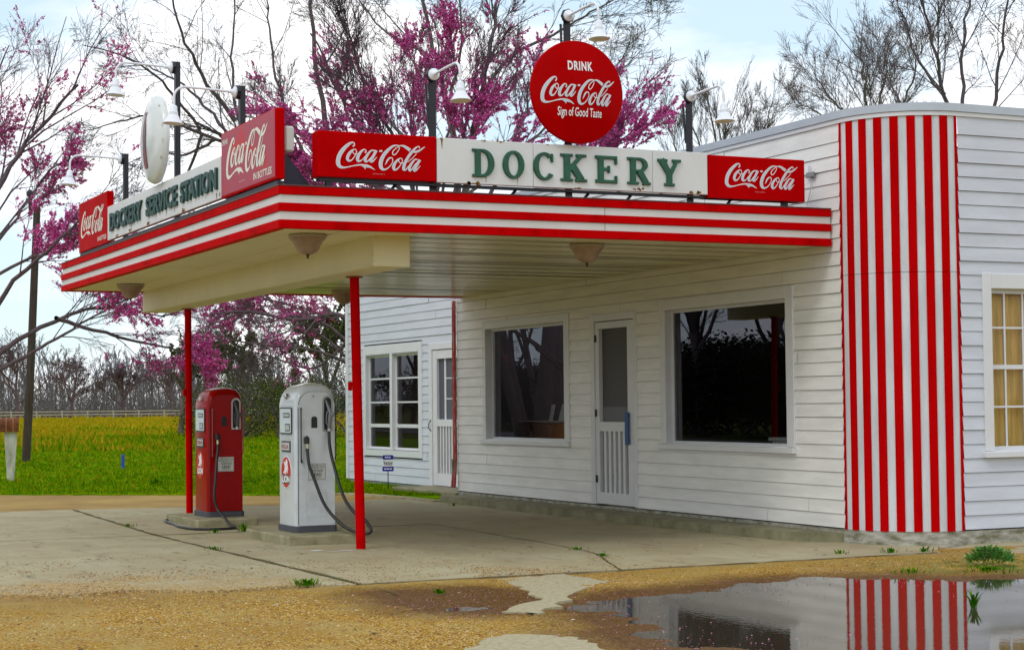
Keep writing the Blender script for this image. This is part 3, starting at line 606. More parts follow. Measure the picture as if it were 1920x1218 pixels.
m = M(); m.box(.95, 8.45, -5.26, -5.20, 3.085, 3.108); m.box(.95, 8.45, -5.262, -5.255, 3.05, 3.086)
for x in (1.2, 2.4, 3.6, 4.8, 6.0, 7.2, 8.3): m.box(x-.03, x+.03, -5.25, -5.21, 3.02, 3.086)
tag(m.build('sign_rack', BLACK), 'black iron rack carrying the signs along the road side of the canopy', 'rack')
m = M(); m.poly([(-5.19, 3.04), (-4.93, 3.04), (-5.17, 3.33), (-5.19, 3.33)], PX(8.40), 0, .006); br = tag(m.build('sign_brace', mat('black_sheet_iron', (.02, .022, .04), .6)), 'black triangular brace behind the pinkish corner sign', 'brace')
m = M(); m.bbox(8.28, 8.44, -5.19, -5.11, 3.35, 3.56, .014); tag(m.build('switch_box', mat('grey_white_box', (.55, .55, .52), .4)), 'small grey-white electrical box behind the pinkish corner sign', 'box')
m = M(); m.bbox(8.31, 8.43, -.05, -.022, 3.37, 3.42, .006); fb = tag(m.build('junction_box', GREYM), 'small grey electrical box on the wall right of the short red sign', 'box')
m = M(); m.tube([(8.38, -.03, 3.37), (8.36, -.03, 3.25), (8.30, -.03, 3.12), (8.31, -.035, 3.04)], .005, 5); m.tube([(8.33, -.028, 3.42), (8.335, -.028, 3.48), (8.36, -.028, 3.48), (8.36, -.028, 3.42)], .004, 5); m.build('cable', mat('pale_cable', (.6, .6, .62), .5), fb)
# gooseneck lamps on black angle-iron poles
def sign_lamp(x, y, zt_, dx, dy, label, group='gooseneck lamps above the signs'):
    t = thing('sign_lamp', (x, y, 3.03), label, 'lamp', group)
    D = Vector((dx, dy, 0)); Sd = Vector((-dy, dx, 0)); O = Vector((x, y, 0))
    fr = lambda a, b, c: tuple(O+Sd*a+D*b+Vector((0, 0, c)))
    m = M(); m.box(-.033, .033, -.02, -.012, 3.02, zt_, fr=fr); m.box(.026, .033, -.06, -.019, 3.02, zt_, fr=fr); m.box(-.05, .033, -.09, -.058, 3.02, 3.04, fr=fr)
    m.tube([fr(-.025, -.03, 3.75 if zt_ > 4.4 else 3.6), fr(-.045, -.045, zt_-.12)], .012, 5); m.build('pole', BLACK, t)
    zc = zt_-.055
    m = M(); m.lathe(fr(0, -.011, zc), D, [(0, 0), (.062, 0), (.062, .03), (0, .03)], 8); m.build('backing_plate', BLACK, t)
    m = M(); m.lathe(fr(0, .018, zc), D, [(.05, 0), (.05, .014), (.034, .024), (.016, .04), (.014, .06), (0, .06)], 20); m.build('mount', LAMPW, t, smooth=True)
    m = M(); A = [fr(0, .05, zc), fr(0, .30, zc+.012), fr(0, .47, zc+.016)]+[fr(0, .47+.10*math.sin(k*PI/12), zc-.084+.10*math.cos(k*PI/12)) for k in range(1, 7)]+[fr(0, .57, zc-.16)]
    m.tube(A, .011, 10); m.build('arm', LAMPW, t, smooth=True)
    m = M(); o = fr(0, .57, zc-.15)
    m.lathe(o, (D.x*.06, D.y*.06, -1), [(.0, -.005), (.02, 0), (.03, .012), (.032, .05), (.04, .06), (.04, .085), (.046, .09), (.06, .12), (.082, .15), (.09, .158), (.088, .16), (.078, .15), (.05, .115), (.03, .09), (0, .085)], 24); m.build('shade', LAMPW, t, smooth=True)
sign_lamp(8.53, -2.65, 4.70, 1, 0, 'tall gooseneck lamp on a black pole above the round red sign')
sign_lamp(8.53, -3.925, 4.10, 1, 0, 'gooseneck lamp on the pole between the red box sign and the letter D')
sign_lamp(8.53, -1.43, 4.075, 1, 0, 'gooseneck lamp on the pole beside the letter Y, nearest the building')
sign_lamp(4.99, -5.20, 4.68, 0, -1, 'tall gooseneck lamp on the pole behind the white button sign')
sign_lamp(2.83, -5.20, 4.05, 0, -1, 'gooseneck lamp above the far end of the road side signs')
sign_lamp(7.16, -5.20, 4.09, 0, -1, 'gooseneck lamp above the pinkish corner sign')

# ------------------------------------------------------------------ fuel pumps on their islands
def rrect(hx, hy, r, n=6):
    out = []
    for cx_, cy_, a0 in ((hx-r, hy-r, 0), (-hx+r, hy-r, 90), (-hx+r, -hy+r, 180), (hx-r, -hy+r, 270)):
        for k in range(n+1): a = math.radians(a0+90*k/n); out.append((cx_+r*math.cos(a), cy_+r*math.sin(a)))
    return out
def loft(mb, o, secs, mi=0):       # secs: (z, hx, hy, corner radius, y shift)
    n = None; b = len(mb.v)
    for z, hx, hy, r, ys in secs:
        q = rrect(hx, hy, r); n = len(q); mb.v += [(o[0]+x, o[1]+y+ys, o[2]+z) for x, y in q]
    for i in range(len(secs)-1):
        for j in range(n): a0 = b+i*n+j; a1 = b+i*n+(j+1) % n; mb.f.append((a0, a1, a1+n, a0+n)); mb.m.append(mi)
    mb.f.append(tuple(b+(len(secs)-1)*n+j for j in range(n))); mb.m.append(mi)
def arch(hw, z0, z1, r=None, n=10):
    r = r or hw; pts = [(-hw, z0), (hw, z0)]
    for k in range(n+1):
        a = PI*k/n; pts.append(((hw-r)*(1 if a < PI/2 else -1)+r*math.cos(a), z1-r+r*math.sin(a)))
    return pts
def pump(px, py, pz, paint, grade, label, white):
    t = thing('fuel_pump', (px, py, pz), label, 'fuel pump', 'old fuel pumps on the islands')
    HX, HY = .27, .205
    m = M(); loft(m, (px, py, pz), [(0, HX+.008, HY+.012, .05, 0), (.055, HX+.008, HY+.012, .05, 0), (.06, HX, HY, .05, 0)]); m.build('plinth', PBASE, t, smooth=True)
    m = M(); s = [(.045, HX-.002, HY, .055, 0), (1.20, HX-.002, HY, .055, 0)]
    for k in range(1, 9):
        a = k/8*PI/2; s.append((1.20+.20*math.sin(a), HX-.002-.085*(1-math.cos(a)), HY-.10*(1-math.cos(a)), .055+.03*k/8, .02*(1-math.cos(a))))
    s += [(1.412, HX-.13, HY-.13, .07, .025), (1.42, HX-.19, HY-.18, .02, .025)]
    loft(m, (px, py, pz), s); body = m.build('body', paint, t, smooth=True)
    SX = frame((px+HX, py, pz), (0, 1, 0), (0, 0, 1), (1, 0, 0)); FY = frame((px, py-HY, pz), (1, 0, 0), (0, 0, 1), (0, -1, 0))
    m = M(); out = arch(.178, .065, 1.335, .13, 14); m.poly([(a+.005, b_) for a, b_ in out], SX, -.05, .008); side = m.build('side_panel', paint, t, smooth=True)
    m = M(); m.tube([SX(-.181, .07, .004), SX(-.181, 1.19, .004)], .0045, 5)
    sp = [SX(a*1.02+.005, b_, .0035) for a, b_ in out[2:]]; m.tube(sp, .0035, 5); m.build('panel_seam', mat('seam_dark', (.05, .01, .01), .6) if not white else mat('seam_grey', (.12, .12, .13), .6), side)
    m = M(); m.tube([SX(-.155, 1.18, .02), SX(-.158, 1.16, .026), SX(-.158, .70, .026), SX(-.15, .665, .02)], [.010, .006, .006, .012], 6)
    m.tube([SX(.19, 1.18, .0), SX(.197, 1.12, .006), SX(.197, .72, .006), SX(.187, .68, 0)], [.008, .006, .006, .008], 6)
    m.build('trim_bar', BLACK if white else mat('dark_red_trim', (.3, .05, .05), .3), t, smooth=True)
    m = M(); m.poly([(a+.115, b_) for a, b_ in arch(.053, .955, 1.30, .053)], SX, -.0, .013, 0); m.poly([(a+.113, b_) for a, b_ in arch(.036, .972, 1.28, .036)], SX, .006, .0142, 1)
    m.build('nozzle_niche', [GREYM if white else mat('pale_niche_rim', (.5, .45, .45), .4), DARK], t)
    m = M(); m.poly([(a-.02, b_) for a, b_ in arch(.030, .99, 1.10, .026)], SX, .0, .010); m.build('finger_recess', DARK, t)  # raised dark plate; the hole's shade is put into its colour
    m = M(); m.tube([SX(.095, 1.265, .0), SX(.105, 1.21, .035), SX(.125, 1.13, .06), SX(.12, 1.06, .05), SX(.115, .985, .045)], [.010, .014, .019, .021, .016], 10)
    m.tube([SX(.10, 1.15, .05), SX(.09, 1.12, .05), SX(.085, 1.04, .05), SX(.11, 1.0, .05)], .006, 6); m.lathe(SX(.135, 1.115, .055), (1, .2, 0), [(0, .03), (.024, .026), (.026, 0), (0, -.01)], 12)
    nz = m.build('nozzle', mat('worn_nozzle_metal', (.22, .23, .24), .4, .5) if white else mat('dark_nozzle', (.08, .07, .08), .5), t, smooth=True)
    m = M(); m.tube([SX(.115, .99, .045), SX(.117, .955, .045)], .015, 10); m.build('coupling', PLATE, nz, smooth=True)
    m = M(); m.bbox(-.128, -.076, .83, .915, .0, .045, .018, fr=SX); out_ = m.build('hose_outlet', RUBBER, t)
    m = M(); m.tube([SX(-.10, .84, .03), SX(-.10, .795, .033)], .015, 10); m.build('coupling', mat('brass_coupling', (.5, .48, .3), .35, .4), out_, smooth=True)
    m = M(); m.bbox(-.09, .09, .495, .655, .006, .0115, .003, fr=SX); wp = m.build('warning_plate', PLATE, t)
    m = M(); e = .0128
    for x, a, b_, c, d in (('FOR USE AS A', -.075, .075, .627, .641), ('MOTOR FUEL ONLY', -.078, .078, .606, .620), ('CONTAINS', -.058, .062, .572, .596), ('LEAD', -.045, .05, .532, .563), ('(TETRAETHYL)', -.045, .05, .511, .521)): put_text(m, x, SX, a, b_, c, d, e, bold=.02 if x == 'LEAD' else .008)
    m.box(-.086, .086, .649, .651, e-.001, e, fr=SX); m.box(-.086, .086, .499, .501, e-.001, e, fr=SX); m.box(-.086, -.084, .502, .648, e-.001, e, fr=SX); m.box(.084, .086, .502, .648, e-.001, e, fr=SX)
    m.build('warning_lettering', mat('black_print', (.02, .02, .02), .6), wp)
    if white:
        m = M(); z0, z1 = .145, .375
        for a, b_, c, d in ((-.10, -.0985, z0, z1), (.0985, .10, z0, z1), (-.10, .10, z0, z0+.0015), (-.10, .10, z1-.0015, z1)): m.box(a, b_, c, d, .0, .0092, fr=SX)
        m.build('access_panel', mat('seam_shadow_grey', (.3, .3, .3), .6), t)
        m = M(); m.tube([SX(-.03, 1.29, .006), SX(-.03, 1.29, .012)], .006, 8); m.build('lock', BLACK, t)
    # road-side face: dial, grade plate, emblem, winged badge
    m = M(); rr = [(a, b_+1.06) for a, b_ in rrect(.178, .128, .02)]; m.poly(rr, FY, -.01, .012, 0); fr_ = m.build('dial_frame', mat('dark_dial_frame', (.05, .05, .055), .4), t)
    m = M(); m.poly([(a, b_+1.06) for a, b_ in rrect(.165, .115, .014)], FY, .005, .0135, 0)
    face = m.build('dial_face', mat('pale_dial', (.62, .70, .74), .35), fr_)
    m = M()
    for a, b_, c, d in ((-.06, .13, 1.09, 1.135), (.0, .14, .96, 1.03)): m.box(a, b_, c, d, .013, .0165, 1, fr=FY); m.box(a+.012, b_-.012, c+.01, d-.01, .0165, .018, 0, fr=FY)
    m.build('counter_window', [mat('counter_digits', (.45, .5, .5), .4), mat('counter_black', (.04, .05, .05), .4)], face)
    m = M(); m.bbox(-.135, .125, .76, .865, .0, .010, .004, 0, fr=FY); m.bbox(-.115, .105, .778, .848, .009, .012, .002, 1, fr=FY); gp = m.build('grade_plate', [PBASE, mat('grade_plate_white', (.66, .62, .6), .4)], t)
    m = M(); put_text(m, grade, FY, -.10, .09, .79, .835, .0128, bold=.02); m.build('grade_lettering', mat('dark_red_print', (.25, .02, .02), .5), gp)
    el = lambda r1, r2: [(-.01+r1*math.cos(2*PI*k/32), .565+r2*math.sin(2*PI*k/32)) for k in range(32)]
    m = M(); m.poly(el(.15, .155), FY, .0, .004, 1 if white else 0); m.poly(el(.14, .146), FY, .003, .0055, 0)
    em = m.build('oil_emblem', [mat('emblem_red', (.55, .008, .01), .35), ENAMELW], t)
    m = M(); lion = [(-.075, .565), (-.045, .58), (-.03, .62), (-.06, .655), (-.062, .67), (-.045, .665), (-.02, .645), (-.012, .67), (.012, .695), (.035, .685), (.05, .66), (.045, .64), (.062, .625), (.058, .612), (.04, .615), (.075, .60), (.07, .588), (.035, .595), (.062, .565), (.05, .556), (.02, .575), (.0, .57), (.015, .548), (.005, .54), (-.02, .56), (-.06, .548)]
    m.poly([(a-.01, b_-.0) for a, b_ in lion], FY, .005, .0068, 0); put_text(m, 'LION', FY, -.12, .10, .465, .535, .0068, bold=.05)
    m.build('lion_and_lettering', LOGOW, em)
    if white:
        m = M(); m.box(-.125, .105, .458, .542, .0052, .0061, fr=FY); m.build('lettering_ground', mat('emblem_black', (.03, .02, .02), .5), em)
    m = M(); m.lathe(FY(-.02, 1.29, -.03), (0, -1, .15), [(.0, .044), (.018, .042), (.026, .036), (.03, .02), (.03, 0)], 16); m.add([FY(a-.02, b_, .0+c) for a, b_, c in ((-.12, 1.30, -.01), (0, 1.308, .012), (.13, 1.295, -.01), (0, 1.288, .012))], [(0, 1, 2, 3), (3, 2, 1, 0)])
    m.build('winged_badge', CHROME if white else mat('pale_badge', (.7, .65, .65), .3, .3), t, smooth=True)
    return t
island_m = mat('island_concrete', (.34, .31, .19), .85, col2=(.19, .17, .08), vscale=5, bump=.004, bscale=35)
m = M(); m.bbox(5.05, 6.38, -4.50, -3.76, -.03, .085, .012); tag(m.build('pump_island', island_m), 'low concrete island under the white fuel pump', 'island')
m = M(); m.bbox(2.10, 3.40, -4.53, -3.86, -.03, .08, .012); tag(m.build('pump_island', island_m), 'low concrete island under the red fuel pump', 'island')
pw = pump(5.675, -4.075, .086, PUMPW, 'REGULAR', 'white enamel fuel pump with black hose hung from its side', True)
pr = pump(2.745, -4.105, .081, PUMPR, 'PREMIUM', 'dark red enamel fuel pump between the two red posts, hose lying on the ground', False)
h = [(5.975,-4.175,.885),(6.0,-4.178,.82),(6.02,-4.17,.72),(6.06,-4.131,.582),(6.15,-4.058,.342),(6.3,-3.953,.175),(6.42,-3.865,.109),(6.52,-3.78,.094),(6.55,-3.75,.13),(6.5,-3.79,.215),(6.4,-3.873,.30),(6.3,-3.935,.445),(6.15,-3.97,.72),(6.03,-3.968,.90),(5.995,-3.962,1.04)]
m = M(); m.tube(smooth_path(h, 6), .0155, 10); m.build('hose', RUBBER, pw, smooth=True)
h = [(3.045,-4.205,.872),(3.07,-4.21,.83),(3.10,-4.23,.72),(3.15,-4.26,.50),(3.17,-4.28,.30),(3.20,-4.25,.17),(3.33,-4.22,.10),(3.55,-4.225,.035),(3.78,-4.235,.018),(3.92,-4.28,.017),(3.98,-4.42,.017),(3.93,-4.58,.017),(3.786,-4.69,.017),(3.4,-4.72,.017),(2.9,-4.66,.017),(2.3,-4.60,.017),(1.9,-4.4,.017)]
m = M(); m.tube(smooth_path(h, 6), .0145, 10); m.build('hose', RUBBER, pr, smooth=True)

# ------------------------------------------------------------------ ground
def inside(x, y, poly):
    c = False; j = len(poly)-1
    for i in range(len(poly)):
        xi, yi = poly[i]; xj, yj = poly[j]
        if (yi > y) != (yj > y) and x < (xj-xi)*(y-yi)/(yj-yi)+xi: c = not c
        j = i
    return c
def polydist(X, Y, poly):       # signed distance (numpy), negative inside
    n = len(poly); D = np.full(X.shape, 1e9); ins = np.zeros(X.shape, bool)
    for i in range(n):
        x0, y0 = poly[i]; x1, y1 = poly[(i+1) % n]; dx, dy = x1-x0, y1-y0
        t = np.clip(((X-x0)*dx+(Y-y0)*dy)/(dx*dx+dy*dy), 0, 1); D = np.minimum(D, np.hypot(X-x0-t*dx, Y-y0-t*dy))
        c = ((y0 > Y) != (y1 > Y)) & (X < dx*(Y-y0)/(dy if dy else 1e-9)+x0); ins ^= c
    return np.where(ins, -D, D)
def vnoise(X, Y, s, seed):
    r = np.random.RandomState(seed); G = r.rand(64, 64); x = X/s; y = Y/s; xi = np.floor(x).astype(int); yi = np.floor(y).astype(int); fx = x-xi; fy = y-yi
    fx = fx*fx*(3-2*fx); fy = fy*fy*(3-2*fy); g = lambda a, b: G[a % 64, b % 64]
    return (g(xi, yi)*(1-fx)+g(xi+1, yi)*fx)*(1-fy)+(g(xi, yi+1)*(1-fx)+g(xi+1, yi+1)*fx)*fy-.5
def fbm(X, Y, s, seed): return vnoise(X, Y, s, seed)+.5*vnoise(X, Y, s/2, seed+1)+.25*vnoise(X, Y, s/4, seed+2)
POND = [(12.0,-4.05),(11.85,-3.75),(11.8,-3.4),(11.68,-2.97),(11.45,-2.47),(11.55,-2.16),(11.8,-1.71),(12.0,-1.39),(12.1,-1.04),(12.6,-.9),(14.3,-1.6),(17.5,-3.5),(17.5,-5.4),(15.2,-5.0),(14.42,-4.72),(13.86,-4.72),(13.04,-4.46),(12.6,-4.35),(12.3,-4.3)]
WATER_Z = -.016
def ground_h(X, Y):
    d = polydist(X, Y, POND)+.22*fbm(X, Y, .9, 7)
    base = -.004+.010*fbm(X, Y, .8, 3)+.006*fbm(X, Y, .16, 11)
    base = base+.006*np.clip(-(X-12)*.3, 0, 1)
    dip = -.015*np.clip(1-d/.7, 0, 1)-.030*np.clip(-d/.9, 0, 1)
    mud = polydist(X, Y, [(10.87,-5.15),(10.93,-4.77),(11.43,-4.48),(11.79,-4.77),(12.0,-5.0),(11.79,-5.26)])+.1*fbm(X, Y, .5, 9)
    dip = np.minimum(dip, -.0105*np.clip(1-(mud+.05)/.3, 0, 1)); d = np.minimum(d, mud+.12)
    edge = np.clip((10.16-X)/.08, 0, 1)*((Y < .05) & (X > -1.2))*(Y > -12)
    return np.where(edge > 0, np.minimum(base+dip, -.014-.03*edge), base+dip), d
def grid(name, x0, x1, y0, y1, st_, mt, hf_, skip=None):
    xs = np.arange(x0, x1+st_/2, st_); ys = np.arange(y0, y1+st_/2, st_); X, Y = np.meshgrid(xs, ys, indexing='ij'); Z, d = hf_(X, Y)
    me = bpy.data.meshes.new(name); nx, ny = X.shape; co = np.stack([X, Y, Z], -1).reshape(-1, 3)
    i = np.arange(nx*ny).reshape(nx, ny); q = np.stack([i[:-1, :-1], i[1:, :-1], i[1:, 1:], i[:-1, 1:]], -1).reshape(-1, 4)
    me.vertices.add(len(co)); me.vertices.foreach_set('co', co.astype(np.float32).ravel()); me.loops.add(q.size); me.loops.foreach_set('vertex_index', q.ravel().astype(np.int32))
    me.polygons.add(len(q)); me.polygons.foreach_set('loop_start', np.arange(0, q.size, 4, dtype=np.int32)); me.polygons.foreach_set('use_smooth', np.ones(len(q), bool)); me.update(calc_edges=True)
    a = me.attributes.new('shore', 'FLOAT', 'POINT'); a.data.foreach_set('value', d.astype(np.float32).ravel())
    me.materials.append(mt); o = bpy.data.objects.new(name, me); S.collection.objects.link(o); return struct(o)
def gravel_material():
    m = mat('yellow_gravel', (.4, .25, .08), .9, spec=.15); nt, ns, L = nodes(m); b = ns['Principled BSDF']
    g = ns.new('ShaderNodeNewGeometry'); pos = g.outputs['Position']
    def noise_(sc, det=4, ro=.6):
        n = ns.new('ShaderNodeTexNoise'); n.inputs['Scale'].default_value = sc; n.inputs['Detail'].default_value = det; n.inputs['Roughness'].default_value = ro; L(pos, n.inputs[0]); return n.outputs[0]
    def ramp(i, *st_):
        r = ns.new('ShaderNodeValToRGB'); r.color_ramp.elements[0].position, r.color_ramp.elements[0].color = st_[0][0], (*st_[0][1], 1); r.color_ramp.elements[1].position, r.color_ramp.elements[1].color = st_[-1][0], (*st_[-1][1], 1)
        for p, c in st_[1:-1]: e = r.color_ramp.elements.new(p); e.color = (*c, 1)
        L(i, r.inputs[0]); return r.outputs[0]
    def mix(f, a, b_, mode='MIX'):
        x = ns.new('ShaderNodeMixRGB'); x.blend_type = mode
        for k, v in ((0, f), (1, a), (2, b_)):
            if hasattr(v, 'links'): L(v, x.inputs[k])
            else: x.inputs[k].default_value = v if k == 0 else (*v, 1)
        return x.outputs[0]
    v = ns.new('ShaderNodeTexVoronoi'); v.inputs['Scale'].default_value = 95; L(pos, v.inputs['Vector'])
    sp = ns.new('ShaderNodeSeparateColor'); L(v.outputs['Color'], sp.inputs[0])
    stones = ramp(sp.outputs[0], (.0, (.09, .035, .002)), (.3, (.32, .15, .01)), (.6, (.45, .26, .03)), (.86, (.50, .33, .07)), (1, (.72, .60, .34)))
    sand = ramp(noise_(2.2), (.38, (.38, .22, .035)), (.62, (.46, .35, .12)))
    col = mix(ramp(noise_(1.1, 8), (.40, (0, 0, 0)), (.60, (1, 1, 1))), stones, mix(.75, stones, sand)); col = mix(ramp(noise_(.55, 8), (.47, (0, 0, 0)), (.66, (.75, .75, .75))), col, mix(.5, stones, (.20, .115, .03)))
    sx = ns.new('ShaderNodeSeparateXYZ'); L(pos, sx.inputs[0])
    # thin moss near the building side of the puddle
    mm = ns.new('ShaderNodeMapRange'); mm.inputs[1].default_value = -1.6; mm.inputs[2].default_value = -.3; L(sx.outputs['Y'], mm.inputs[0])
    mo = ns.new('ShaderNodeMath'); mo.operation = 'MULTIPLY'; L(mm.outputs[0], mo.inputs[0]); L(ramp(noise_(3.2, 6), (.40, (0, 0, 0)), (.52, (.85, .85, .85))), mo.inputs[1])
    mr = ns.new('ShaderNodeMapRange'); mr.inputs[1].default_value = 10.35; mr.inputs[2].default_value = 10.9; L(sx.outputs['X'], mr.inputs[0])
    mo2 = ns.new('ShaderNodeMath'); mo2.operation = 'MULTIPLY'; L(mo.outputs[0], mo2.inputs[0]); L(mr.outputs[0], mo2.inputs[1])
    col = mix(mo2.outputs[0], col, (.10, .15, .015))
    at = ns.new('ShaderNodeAttribute'); at.attribute_name = 'shore'
    wz = ns.new('ShaderNodeMath'); wz.operation = 'ADD'; L(at.outputs['Fac'], wz.inputs[0])
    wn = ns.new('ShaderNodeMath'); wn.operation = 'MULTIPLY_ADD'; L(noise_(5, 5), wn.inputs[0]); wn.inputs[1].default_value = .5; wn.inputs[2].default_value = -.25; L(wn.outputs[0], wz.inputs[1])
    wet = ramp(wz.outputs[0], (.32, (1, 1, 1)), (.80, (0, 0, 0)))
    damp = mix(.55, (.16, .075, .02), stones, 'MIX'); damp = mix(1., damp, (.46, .37, .30), 'MULTIPLY'); col = mix(wet, col, damp)
    L(col, b.inputs['Base Color']); rr = ramp(wet, (0, (.9, .9, .9)), (1, (.42, .42, .42))); L(rr, b.inputs['Roughness'])
    bp = ns.new('ShaderNodeBump'); bp.inputs['Distance'].default_value = .012; bp.inputs['Strength'].default_value = .7; L(v.outputs['Distance'], bp.inputs['Height']); bp.invert = True; L(bp.outputs[0], b.inputs['Normal'])
    return m
GRAVEL = gravel_material()
grid('gravel_lot', 9.9, 19., -12, 3, .035, GRAVEL, ground_h)
m = M()
for x0, x1, y0, y1 in ((-9, 10., -14, 3.0), (18.9, 60, -14, 30), (9.9, 19, -14, -11.9), (9.9, 19, 2.9, 30)):
    nx = 30
    for i in range(nx):
        a = x0+(x1-x0)*i/nx; b_ = x0+(x1-x0)*(i+1)/nx; m.quad((a, y0, -.022), (b_, y0, -.022), (b_, y1, -.022), (a, y1, -.022))
struct(m.build('gravel_yard', mat('dirt_gravel', (.40, .26, .06), .9, col2=(.26, .15, .03), vscale=.8, det=9, bump=.01, bscale=60)))
def slab_material():
    m = mat('driveway_concrete', (.4, .36, .24), .85, spec=.2); nt, ns, L = nodes(m); b = ns['Principled BSDF']; g = ns.new('ShaderNodeNewGeometry'); pos = g.outputs['Position']
    def nz(sc, det=5, ro=.6, st_=None):
        n = ns.new('ShaderNodeTexNoise'); n.inputs['Scale'].default_value = sc; n.inputs['Detail'].default_value = det; n.inputs['Roughness'].default_value = ro
        if st_: mp = ns.new('ShaderNodeMapping'); mp.inputs['Scale'].default_value = st_; L(pos, mp.inputs[0]); L(mp.outputs[0], n.inputs[0])
        else: L(pos, n.inputs[0])
        return n.outputs[0]
    def rp(i, a, ca, b_, cb):
        r = ns.new('ShaderNodeValToRGB'); e = r.color_ramp.elements; e[0].position = a; e[0].color = (*ca, 1); e[1].position = b_; e[1].color = (*cb, 1); L(i, r.inputs[0]); return r.outputs[0]
    def mix(f, a, b_, mode='MIX'):
        x = ns.new('ShaderNodeMixRGB'); x.blend_type = mode
        for k, v in ((0, f), (1, a), (2, b_)):
            if hasattr(v, 'links'): L(v, x.inputs[k])
            else: x.inputs[k].default_value = v if k == 0 else (*v, 1)
        return x.outputs[0]
    def math_(op, a, b_=None, c=None):
        x = ns.new('ShaderNodeMath'); x.operation = op; x.use_clamp = op == 'MULTIPLY'
        for k, v in ((0, a), (1, b_), (2, c)):
            if v is None: continue
            if hasattr(v, 'links'): L(v, x.inputs[k])
            else: x.inputs[k].default_value = v
        return x.outputs[0]
    sx = ns.new('ShaderNodeSeparateXYZ'); L(pos, sx.inputs[0])
    col = mix(rp(nz(.9), .35, (0, 0, 0), .65, (1, 1, 1)), (.36, .295, .16), (.43, .39, .24))
    # darker mottled brown over the drive-through lane under the canopy
    ln = ns.new('ShaderNodeMapRange'); ln.interpolation_type = 'SMOOTHSTEP'; ln.inputs[1].default_value = 1.9; ln.inputs[2].default_value = 1.1; L(math_('ABSOLUTE', math_('ADD', sx.outputs['Y'], 2.2)), ln.inputs[0])
    lx = ns.new('ShaderNodeMapRange'); lx.interpolation_type = 'SMOOTHSTEP'; lx.inputs[1].default_value = 9.3; lx.inputs[2].default_value = 7.5; L(sx.outputs['X'], lx.inputs[0])
    st_ = math_('MULTIPLY', math_('MULTIPLY', ln.outputs[0], lx.outputs[0]), rp(nz(.8, 6, .6, (.5, 1.4, 1)), .3, (.35, .35, .35), .6, (1, 1, 1)))
    col = mix(math_('MULTIPLY', st_, .55), col, (.17, .135, .08))
    col = mix(rp(nz(2.2, 9, .75), .42, (0, 0, 0), .66, (.55, .55, .55)), col, (.25, .19, .10)); col = mix(rp(nz(3.5, 7, .7, (.4, 1.3, 1)), .56, (0, 0, 0), .68, (.85, .85, .85)), col, (.17, .105, .04))
    # washed-on gravel dust towards the lot
    gx = ns.new('ShaderNodeMapRange'); gx.inputs[1].default_value = 6.6; gx.inputs[2].default_value = 10.3; L(sx.outputs['X'], gx.inputs[0])
    gy = ns.new('ShaderNodeMapRange'); gy.inputs[1].default_value = -4.9; gy.inputs[2].default_value = -6.3; gy.inputs[3].default_value = .35; L(sx.outputs['Y'], gy.inputs[0]); vv = ns.new('ShaderNodeTexVoronoi'); vv.inputs['Scale'].default_value = 95; L(pos, vv.inputs['Vector']); vs_ = ns.new('ShaderNodeSeparateColor'); L(vv.outputs['Color'], vs_.inputs[0]); gcol = rp(vs_.outputs[0], .1, (.16, .07, .01), .9, (.58, .40, .13)); gsum = math_('ADD', math_('MULTIPLY', math_('MULTIPLY', gx.outputs[0], gy.outputs[0]), .62), nz(1.5, 9, .7)); gm = rp(gsum, .78, (0, 0, 0), .98, (1, 1, 1)); thr = rp(math_('SUBTRACT', gm, vs_.outputs[1]), .0, (0, 0, 0), .12, (1, 1, 1)); col = mix(thr, col, gcol)
    col = mix(rp(nz(38, 4, .7), .62, (0, 0, 0), .72, (.5, .5, .5)), col, (.16, .10, .04)); col = mix(.22, col, rp(nz(120, 3), .3, (.25, .22, .15), .7, (.6, .56, .42)))
    L(col, b.inputs['Base Color']); bp = ns.new('ShaderNodeBump'); bp.inputs['Distance'].default_value = .004; bp.inputs['Strength'].default_value = .6; L(nz(45, 6), bp.inputs['Height']); L(bp.outputs[0], b.inputs['Normal'])
    return m
SLAB = slab_material(); rng = random.Random(8)
m = M()
def slab_piece(pl_):        # outline with ragged edges, z from -.04 to 0
    out = []
    for (a, b_), (c, d) in zip(pl_, pl_[1:]+pl_[:1]):
        n = max(2, int(math.hypot(c-a, d-b_)/.12))
        for i in range(n): out.append((a+(c-a)*i/n+(rng.uniform(-.006, .006) if i else 0), b_+(d-b_)*i/n+(rng.uniform(-.006, .006) if i else 0)))
    m.poly(out, up, -.05, rng.uniform(-.0015, .0015))
slab_piece([(4.30, -5.19), (10.08, -5.17), (10.08, -3.05), (8.62, -2.50), (7.4, -2.35), (4.31, -2.2)])
slab_piece([(4.31, -2.18), (7.4, -2.33), (8.62, -2.48), (10.08, -3.03), (10.09, -.02), (9.0, .9), (4.31, .1)])
slab_piece([(-.92, -4.95), (4.28, -5.19), (4.29, -2.2), (4.29, .1), (-.1, .1), (-.9, -.75), (-.2, -2.3), (-.55, -3.4)])
slab_piece([(-1.2, -10.5), (4.25, -10.5), (4.27, -5.22), (-.93, -4.98)])
slab_piece([(4.28, -10.5), (9.2, -10.5), (9.0, -9.2), (9.35, -8.5), (9.2, -7.8), (9.75, -7.3), (9.6, -6.7), (10.0, -6.2), (9.9, -5.7), (10.08, -5.21), (4.29, -5.22)])
slab_piece([(9.3, 1.2), (10.0, .02), (10.5, .5), (10.6, 2), (10.5, 6), (9.4, 6)])
struct(m.build('concrete_apron', SLAB))
m = M()      # worn pale patches of old paving showing through the gravel
def patch(pl_, z):
    out = []
    for (a, b_), (c, d) in zip(pl_, pl_[1:]+pl_[:1]):
        for i in range(6): out.append((a+(c-a)*i/6+rng.uniform(-.045, .045), b_+(d-b_)*i/6+rng.uniform(-.045, .045)))
    m.poly(out, up, -.05, z)
